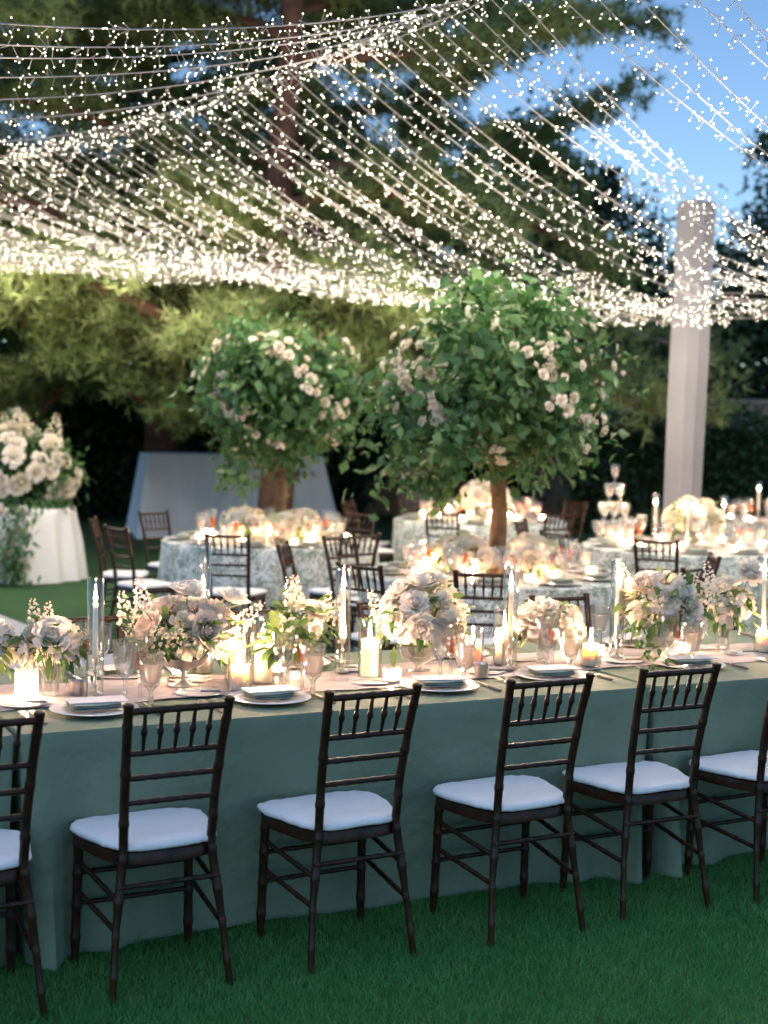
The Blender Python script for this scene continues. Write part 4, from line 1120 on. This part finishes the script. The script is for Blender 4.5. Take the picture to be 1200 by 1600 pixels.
# flower trees: a stump trunk on the table, a big leafy crown with rose clusters
ME['tree_leaf'] = []
for k in range(3):
    mb = MB(); rnd = random.Random(40 + k)
    # ivy-like lobed leaf
    pts = [(0, 0), (.30, .10), (.52, .42), (.30, .48), (.26, .72), (0, 1.0), (-.26, .72), (-.30, .48), (-.52, .42), (-.30, .10)]
    v = [(x, y, .10 * abs(x) + .06 * math.sin(y * 3 + k)) for x, y in pts] + [(0, .45, -.05)]
    f = [(i, (i + 1) % 10, 10) for i in range(10)]
    ME['tree_leaf'].append(MB().add(v, f).mesh('leaf', 'leaf_tree', False))
def flower_tree(label, c, zc, rx, rz, n, nblob, seed, trunk_r):
    rnd = random.Random(seed); r2 = np.random.default_rng(seed)
    t = thing('flower_tree', label, 'flower tree', (c[0], c[1], TZ + .003), 0)
    top = zc - TZ - rz * .45
    obj('trunk', MB().tube([(0, 0, 0), (.02, .01, top * .4), (-.015, 0, top * .8), (0, 0, top + .35)], [trunk_r * 1.15, trunk_r, trunk_r * .95, trunk_r * .6], 12).mesh('trunk', 'trunk_rustic'), t)
    for k in range(9):
        a = k * 2.4; d = Vector((math.cos(a) * rx * .7, math.sin(a) * rx * .7, rnd.uniform(-.2, .8) * rz))
        obj('limb', MB().tube([(0, 0, top), Vector((0, 0, top + .2)) + d * .4, Vector((0, 0, zc - TZ)) + d], [trunk_r * .35, .02, .008], 6).mesh('limb', 'trunk_rustic'), t)
    nc = 54
    cc = r2.normal(size=(nc, 3)); cc /= np.linalg.norm(cc, axis=1, keepdims=True)
    rad = r2.uniform(.40, 1.20, (nc, 1)); lob = 1 + .16 * np.sin(3 * np.arctan2(cc[:, 2], cc[:, 0]) + seed)[:, None] + .10 * np.sin(5 * np.arctan2(cc[:, 2], cc[:, 0]) + 2 * seed)[:, None]
    cc = cc * rad * lob * np.array([rx, rx * .9, rz])
    cc[:, 2] -= .12 * rz * (np.hypot(cc[:, 0], cc[:, 1]) / rx > .6)
    i = r2.integers(0, nc, n)
    p = cc[i] + r2.normal(size=(n, 3)) * rx * r2.uniform(.10, .19, (nc, 1))[i] + np.array([0, 0, zc - TZ])
    p[:, 2] = np.clip(p[:, 2], .02, None)
    v, f = leaves_at(p, .085, .6, .5, .6)
    stuff(obj('foliage', npmesh('foliage', v, f, 'leaf_tree'), t))
    for k in range(170):   # the larger leaves near the surface, one by one
        z = rnd.uniform(-.8, 1); a = rnd.uniform(0, 2 * PI); q = math.sqrt(1 - z * z)
        d = Vector((q * math.cos(a), q * math.sin(a), z)); s = rnd.uniform(.75, 1.22)
        pos = (d.x * rx * s, d.y * rx * .9 * s, zc - TZ + d.z * rz * s)
        nrm = (d + Vector((rnd.gauss(0, .35), rnd.gauss(0, .35), rnd.gauss(0, .35) + .3))).normalized()
        e = nrm.to_track_quat('Z', 'Y').to_euler(); e.rotate_axis('Z', rnd.uniform(0, 6))
        obj('leaf', ME['tree_leaf'][k % 3], t, pos, e, rnd.uniform(.07, .125))
    for k in range(nblob):  # clusters of climbing roses
        z = -.8 + 1.6 * ((k * .7549) % 1); a = PI + PI * ((k * .618) % 1) if k % 6 else rnd.uniform(0, PI); q = math.sqrt(1 - z * z)
        d = Vector((q * math.cos(a), q * math.sin(a), z)); base = Vector((d.x * rx * 1.03, d.y * rx * .95, zc - TZ + d.z * rz * 1.03))
        for j in range(rnd.randint(3, 6)):
            bloom(rnd.choice(('rw', 'rw', 'rw', 'rc', 'sm')), t, base + Vector((rnd.gauss(0, .05), rnd.gauss(0, .05), rnd.gauss(0, .06))), d + Vector((rnd.gauss(0, .3), rnd.gauss(0, .3), rnd.gauss(0, .3))), rnd.uniform(.45, .72), rnd)
    # loose branches reaching out of the outline
    mb = MB()
    for k in range(26):
        z = rnd.uniform(-.7, 1.0); a = rnd.uniform(0, 2 * PI); q = math.sqrt(1 - z * z)
        d = Vector((q * math.cos(a), q * math.sin(a), z)); q0 = Vector((d.x * rx * .9, d.y * rx * .8, zc - TZ + d.z * rz * .9)); Ls = rnd.uniform(.18, .42); dd = (d + Vector((rnd.gauss(0, .4), rnd.gauss(0, .4), rnd.gauss(0, .4)))).normalized()
        for j in range(11):
            pt_ = q0 + dd * Ls * j / 10 + Vector((rnd.gauss(0, .018), rnd.gauss(0, .018), -.25 * Ls * (j / 10) ** 2))
            leaf_blade(mb, pt_, dd * .5 + Vector((rnd.gauss(0, 1), rnd.gauss(0, 1), rnd.gauss(0, 1))), .075, .038, rnd)
    stuff(obj('loose_spray', mb.mesh('loose_spray', 'leaf_tree'), t))
    # hanging sprays at the lower edge
    mb = MB()
    for k in range(60):
        a = rnd.uniform(0, 2 * PI); q0 = Vector((math.cos(a) * rx * rnd.uniform(.4, 1.0), math.sin(a) * rx * .9 * rnd.uniform(.4, 1.0), zc - TZ - rz * rnd.uniform(.35, .7)))
        Ls = rnd.uniform(.12, .36)
        for j in range(9):
            leaf_blade(mb, q0 + Vector((rnd.gauss(0, .02), rnd.gauss(0, .02), -Ls * j / 9)), (rnd.gauss(0, 1), rnd.gauss(0, 1), -.5), .07, .032, rnd)
    mb.v = [(x, y, max(z, .03)) for x, y, z in mb.v]
    stuff(obj('hanging_spray', mb.mesh('hanging_spray', 'leaf_tree'), t))
flower_tree('smaller leafy flower tree with white roses on the left round table', (RT[0][1][0] + .07, RT[0][1][1]), 2.03, .60, .56, 6000, 28, 71, .045)
flower_tree('larger leafy flower tree with white roses on the middle round table', RT[1][1], 2.02, .71, .56, 7600, 36, 72, .055)

# low flowers, candles and glasses on each round table
for ti, (nm, (cx, cy_), cl, ph) in enumerate(RT):
    rnd = random.Random(100 + ti)
    for k in range(4 if ti < 2 else 1):
        a = k * PI / 2 - .9 + rnd.uniform(-.2, .2); r_ = .30 if ti < 2 else 0.05
        lb = 'low white bouquet around the trunk of the %s flower tree' % ('smaller', 'larger')[ti] if ti < 2 else 'low cream bouquet in the centre of ' + ph
        b_ = bouquet(lb, (cx + r_ * math.cos(a), cy_ + r_ * math.sin(a), TZ + .003), None, .05, (.15, .15, .10) if ti < 2 else (.24, .24, .17), .13 if ti < 2 else .22, ['rw', 'rc', 'rw', 'hy'], 16 if ti < 2 else 26, 200 + ti * 9 + k, 40, big=1.1 if ti < 2 else 1.3)
        obj('bowl', ME['bowl_glass'], b_, None, None, .95)
        if ti < 2: b_['group'] = 'low bouquets under the flower tree of ' + ph
    ns = 10
    for s in range(ns):
        a = 2 * PI * s / ns + .2
        def pt(r_, da=0): return (cx + r_ * math.cos(a + da), cy_ + r_ * math.sin(a + da), TZ + .003)
        tag(obj('dinner_plate', ME['plate'], None, pt(.72), (0, 0, a)), 'white dinner plate at the rim of ' + ph, 'plate', 'plates on ' + ph)
        tag(obj('napkin', ME['napkin'], None, (*pt(.72)[:2], TZ + .0185), (0, 0, a + PI / 2)), 'folded sage napkin on a plate of ' + ph, 'napkin', 'napkins on ' + ph)
        glass_thing('cut_goblet', 'empty cut-glass goblet among the settings of ' + ph, 'glass', pt(.55, .10), 'goblet', None, 'goblets on ' + ph)
        glass_thing('champagne_flute', 'flute of amber drink among the settings of ' + ph, 'glass', pt(.50, .24), 'flute', 'amber_fill', 'flutes on ' + ph)
        glass_thing('water_goblet', 'filled water goblet among the settings of ' + ph, 'glass', pt(.60, .24), 'water_goblet', 'water_fill', 'water goblets on ' + ph)
    for k in range(10):
        a = k * PI / 5 + rnd.uniform(-.2, .2); r_ = rnd.uniform(.42, .50) if k % 2 else rnd.uniform(.62, .66)
        p = (cx + r_ * math.cos(a), cy_ + r_ * math.sin(a))
        tag(obj('votive_glass', ME['votive'], None, (*p, TZ + .003)), 'small votive glass near the centre of ' + ph, 'votive', 'votives on ' + ph)
        candle('lit tealight near the centre of ' + ph, (*p, TZ + .0145), 'tealight', .014, 'tealights on ' + ph, 'tealight_candle', fs=.75)
    for k in range(3):
        a = k * 2 * PI / 3 + [.6, 1.2, .3, .8, 2.6][ti]; r_ = .33
        p = (cx + r_ * math.cos(a), cy_ + r_ * math.sin(a))
        if ti in (2, 4):
            tag(obj('candlestick', ME['stick'], None, (*p, TZ + .003)), 'silver candlestick on ' + ph, 'candlestick', 'candlesticks on ' + ph)
            tag(obj('glass_cylinder', ME['tall_cyl'], None, (*p, TZ + .002)), 'tall slim glass cylinder on ' + ph, 'vase', 'cylinders on ' + ph)
            candle('lit taper candle on ' + ph, (*p, TZ + .133), 'taper', .205, 'tapers on ' + ph, 'taper_candle')
        else:
            tag(obj('glass_cylinder', ME['low_cyl'], None, (*p, TZ + .003)), 'wide glass cylinder on ' + ph, 'vase', 'cylinders on ' + ph)
            candle('lit pillar candle on ' + ph, (*p, TZ + .010), 'pillar_low', .084, 'pillars on ' + ph)

# big cascade on the white table at far left
rnd = random.Random(77); r2 = np.random.default_rng(77)
t = thing('flower_arrangement', 'huge white rose cascade with ferns on the white table at far left', 'flowers', (-3.95, 15.9, .782))
obj('urn', MB().lathe([(.0, 0), (.12, 0), (.12, .02), (.05, .05), (.05, .12), (.14, .2), (.17, .34), (.15, .34), (0, .3)], 24).mesh('urn', 'china'), t)
p = clumpy(3600, (-.5, -.3, -.15), (.5, .3, .62), 60, .10); p[:, 2] += .1
p[:, 2] = np.clip(p[:, 2], .03, None)
v, f = leaves_at(p, .10, .45, .4)
stuff(obj('foliage', npmesh('foliage', v, f, 'leaf_tree'), t))
for k in range(46):
    z = rnd.uniform(-.5, 1); a = rnd.uniform(PI * .95, 2.05 * PI); q = math.sqrt(1 - z * z)
    d = Vector((q * math.cos(a), q * math.sin(a), z))
    bloom(rnd.choice(('rw', 'rw', 'rw', 'rc')), t, (d.x * .66, d.y * .54, .38 + d.z * .46), d, rnd.uniform(1.3, 1.9), rnd)
for k in range(8):
    bloom('st', t, (rnd.uniform(-.4, .45), rnd.uniform(-.1, .1), .72), (rnd.gauss(0, .3), 0, 1), 2.6, rnd)
t2 = thing('trailing_vine', 'leafy vine with white blooms hanging down the front of the white table', 'vine', (-3.95, 15.9, 0))
mb = MB()
for k in range(260):
    q = rnd.random(); x = .12 + rnd.gauss(0, .14) + .1 * q; y = -.70 - .10 * (1 - q) - abs(rnd.gauss(0, .03)); z = .82 * q + .03
    leaf_blade(mb, (x, y, z), (rnd.gauss(0, 1), -.5, -.6), .09, .04, rnd)
mb.v = [(x, y, max(z, .008)) for x, y, z in mb.v]
stuff(obj('leaves', mb.mesh('leaves', 'leaf_tree'), t2))
for k in range(16):
    bloom('rw', t2, (.15 + rnd.gauss(0, .1), -.76, rnd.uniform(.06, .8)), (rnd.gauss(0, .4), -1, .2), rnd.uniform(.8, 1.2), rnd)

# stacked glass tower on the table before the column
k_ = 1.05
tower = [(i, j, L) for L, n_ in enumerate((4, 3, 2, 1)) for i in range(n_) for j in range(n_)]
for i, j, L in tower:
    n_ = 4 - L; s_ = .088
    t = thing('tower_glass', 'stemmed glass stacked in the glass tower before the column', 'glass', (2.02 + (i - (n_ - 1) / 2) * s_, 12.98 + (j - (n_ - 1) / 2) * s_, TZ + .003 + L * .167), 0, 'glasses of the stacked tower')
    obj('bowl', ME['water_goblet'], t); 
    if (i + j) % 2 == 0: obj('water', ME['water_fill'], t)

# ------------------------------------------------------------------ canopy of fairy light strings
IV = np.array([(1, 0, 0), (-1, 0, 0), (0, 1, 0), (0, -1, 0), (0, 0, 1), (0, 0, -1)], float)
IF = np.array([(0, 2, 4), (2, 1, 4), (1, 3, 4), (3, 0, 4), (2, 0, 5), (1, 2, 5), (3, 1, 5), (0, 3, 5)])
rl = np.random.default_rng(5)
NB = 0
def light_string(label, group, pts, dens, stem=.038, br=.0025, wr=.0026, seedname='fairy_light_string', watt=.036):
    global NB
    pts = np.array(pts, float)
    seg = np.linalg.norm(np.diff(pts, axis=0), axis=1); s = np.concatenate([[0], np.cumsum(seg)]); L = s[-1]
    t = thing(seedname, label, 'string lights', tuple(pts[0]), 0, group)
    o = pts[0]
    mb = MB(); mb.tube([tuple(q - o) for q in pts], wr, 5)
    n = int(L * dens)
    # bulbs come in bunches of two to four stems, with gaps between
    ss = []
    x = 0
    while x < L:
        k = rl.integers(2, 5)
        for _ in range(k): ss.append(x + rl.uniform(-.02, .02))
        x += k / dens * rl.uniform(.7, 1.3)
    ss = np.clip(np.array(ss), 0, L)
    base = np.stack([np.interp(ss, s, pts[:, k]) for k in range(3)], 1)
    tg = (pts[-1] - pts[0]) / np.linalg.norm(pts[-1] - pts[0])
    d = rl.normal(size=(len(ss), 3)) + tg * rl.choice([.9, -.3], (len(ss), 1)) + np.array([0, 0, -.35])
    d -= tg * (d @ tg)[:, None] * .45
    d /= np.linalg.norm(d, axis=1, keepdims=True)
    tip = base + d * stem * rl.uniform(.6, 1.2, (len(ss), 1))
    # stems as thin triangular prisms
    sd_ = np.cross(d, rl.normal(size=d.shape)); sd_ /= np.linalg.norm(sd_, axis=1, keepdims=True); s2 = np.cross(d, sd_)
    w = .0019
    ring = [sd_ * w, (-.5 * sd_ + .87 * s2) * w, (-.5 * sd_ - .87 * s2) * w]
    sv = np.stack([base + q - o for q in ring] + [tip + q - o for q in ring], 1).reshape(-1, 3)
    i = np.arange(len(ss))[:, None] * 6
    sf = np.vstack([i + np.array([[0, 1, 4, 3]]), i + np.array([[1, 2, 5, 4]]), i + np.array([[2, 0, 3, 5]])])
    nv0 = len(mb.v)
    quads = [q for q in mb.f if len(q) == 4]
    V = np.vstack([np.array(mb.v), sv]); Fq = np.vstack([np.array(quads), sf + nv0])
    stuff(obj('wire', npmesh('wire', V, Fq, 'wire', True), t))
    bv = (tip[:, None, :] - o + IV[None] * br * rl.uniform(.62, 1.18, (len(ss), 1, 1))).reshape(-1, 3)
    bf = (np.arange(len(ss))[:, None, None] * 6 + IF[None]).reshape(-1, 3)
    stuff(obj('bulbs', npmesh('bulbs', bv, bf, 'bulb'), t))
    NB += len(ss)
    # the string's own light: small lamps spaced along it, sharing out what its bulbs give
    nl = max(2, int(round(L / 3.8)))
    for j in range(nl):
        q = (j + .5) / nl * L
        ld = bpy.data.lights.new('string_lamp', 'POINT')
        ld.energy = watt * len(ss) / nl; ld.color = (1.0, 0.81, 0.59); ld.shadow_soft_size = .08
        lo = bpy.data.objects.new('string_lamp', ld); COL.objects.link(lo); lo.parent = t
        lo.location = Vector([float(np.interp(q, s, pts[:, c])) for c in range(3)]) - Vector(o) - Vector((0, 0, .24))
def sagged(a, b, sag, n=24, pw=1.0):
    a, b = np.array(a), np.array(b); q = np.linspace(0, 1, n)[:, None]
    p = a + (b - a) * q; p[:, 2] -= (sag * 4 * q * (1 - q))[:, 0]
    return p
def poly(pts, q):
    pts = np.array(pts); s = np.concatenate([[0], np.cumsum(np.linalg.norm(np.diff(pts, axis=0), axis=1))]); s /= s[-1]
    return np.array([np.interp(q, s, pts[:, k]) for k in range(3)])
RIDGE = [(1.45, 4.2, 3.86), (0.93, 5.8, 3.87), (0.39, 7.3, 3.84), (-.05, 8.2, 3.88), (-.51, 9.0, 3.90), (-1.36, 10.2, 3.89), (-2.2, 11.2, 3.87), (-3.18, 12.2, 3.86), (-4.29, 13.2, 3.86), (-5.4, 14.1, 3.86), (-7.8, 15.9, 3.86)]
REAR = [(-7.0, 17.2, 3.72), (-4.27, 16.4, 3.60), (-2.1, 15.9, 3.45), (.28, 15.1, 3.14), (1.83, 14.5, 2.90), (2.75, 14.1, 2.86), (3.93, 13.2, 2.90), (5.11, 12.0, 3.02), (6.3, 10.6, 3.2)]
for k in range(2):
    light_string(['upper', 'lower'][k] + ' strand of the dense garland along the overhead ridge line', 'ridge garland strands', [poly(RIDGE, q) + np.array([0, 0, -.05 * k]) for q in np.linspace(.16, 1, 70)], 24, .07)
for k in range(2):
    light_string(['upper', 'lower'][k] + ' garland strand along the whole rear edge of the canopy', 'garlands along the rear edge', [poly(REAR, q) + np.array([0, .05 * k, .05 - .12 * k + .03 * math.sin(q * 47 + 2 * k)]) for q in np.linspace(0, 1, 90)], 8, .11)
for k in range(5):
    light_string('dense fairy light strand stacked along the rear edge right of the column', 'stacked strands right of the column', [poly(REAR, q) + np.array([0, -.03 * k, .30 - .085 * k + .012 * math.sin(q * 90 + k)]) for q in np.linspace(.665, 1, 40)], 20, .05)
rs = random.Random(9)
STR = {0: 'fairy light string in the upper right corner against the sky', 1: 'second fairy light string from the upper right corner', 2: 'third fairy light string from the upper right corner', 3: 'fourth fairy light string from the upper right corner', 4: 'fifth fairy light string from the upper right corner', 99: 'last fairy light string at the left end of the rear canopy'}
ORD = ['topmost', 'second', 'third', 'fourth', 'fifth', 'sixth', 'seventh', 'lowest']
NS = 100
for k in range(NS):
    q = ((k + .5) / NS) ** .68
    a = poly(RIDGE, q ** 1.0 * .98 + .01)
    # rear ends run from the right (nearest strings) to the left
    qe = 1.0 - .84 * q
    b = poly(REAR, min(1, max(0, qe + rs.uniform(-.012, .012)))) + np.array([rs.uniform(-.2, .2), rs.uniform(-.5, .4), rs.uniform(-.16, .14)])
    light_string(STR.get(k, 'fairy light string sloping from the ridge down to the rear edge'), 'parallel light strings of the rear canopy', sagged(a, b, .32 + rs.uniform(-.05, .06), 26), 24 - 8 * q, .050)
FR = [((-1.69, 4.6, 3.01), .22), ((-1.80, 4.9, 3.01), .24), ((-1.91, 5.2, 3.03), .25), ((-2.17, 5.9, 3.11), .28), ((-2.50, 6.8, 3.20), .32), ((-2.86, 7.8, 3.31), .38), ((-3.31, 9.0, 3.41), .46), ((-3.9, 10.2, 3.52), .56)]
for k, (e, q) in enumerate(FR):
    a = poly(RIDGE, q)
    light_string(ORD[k] + ' of the near-level fairy light strings at upper left', 'near overhead light strings', sagged(a, e, .10, 20), 40, .045, .0021, .0032, watt=.015)
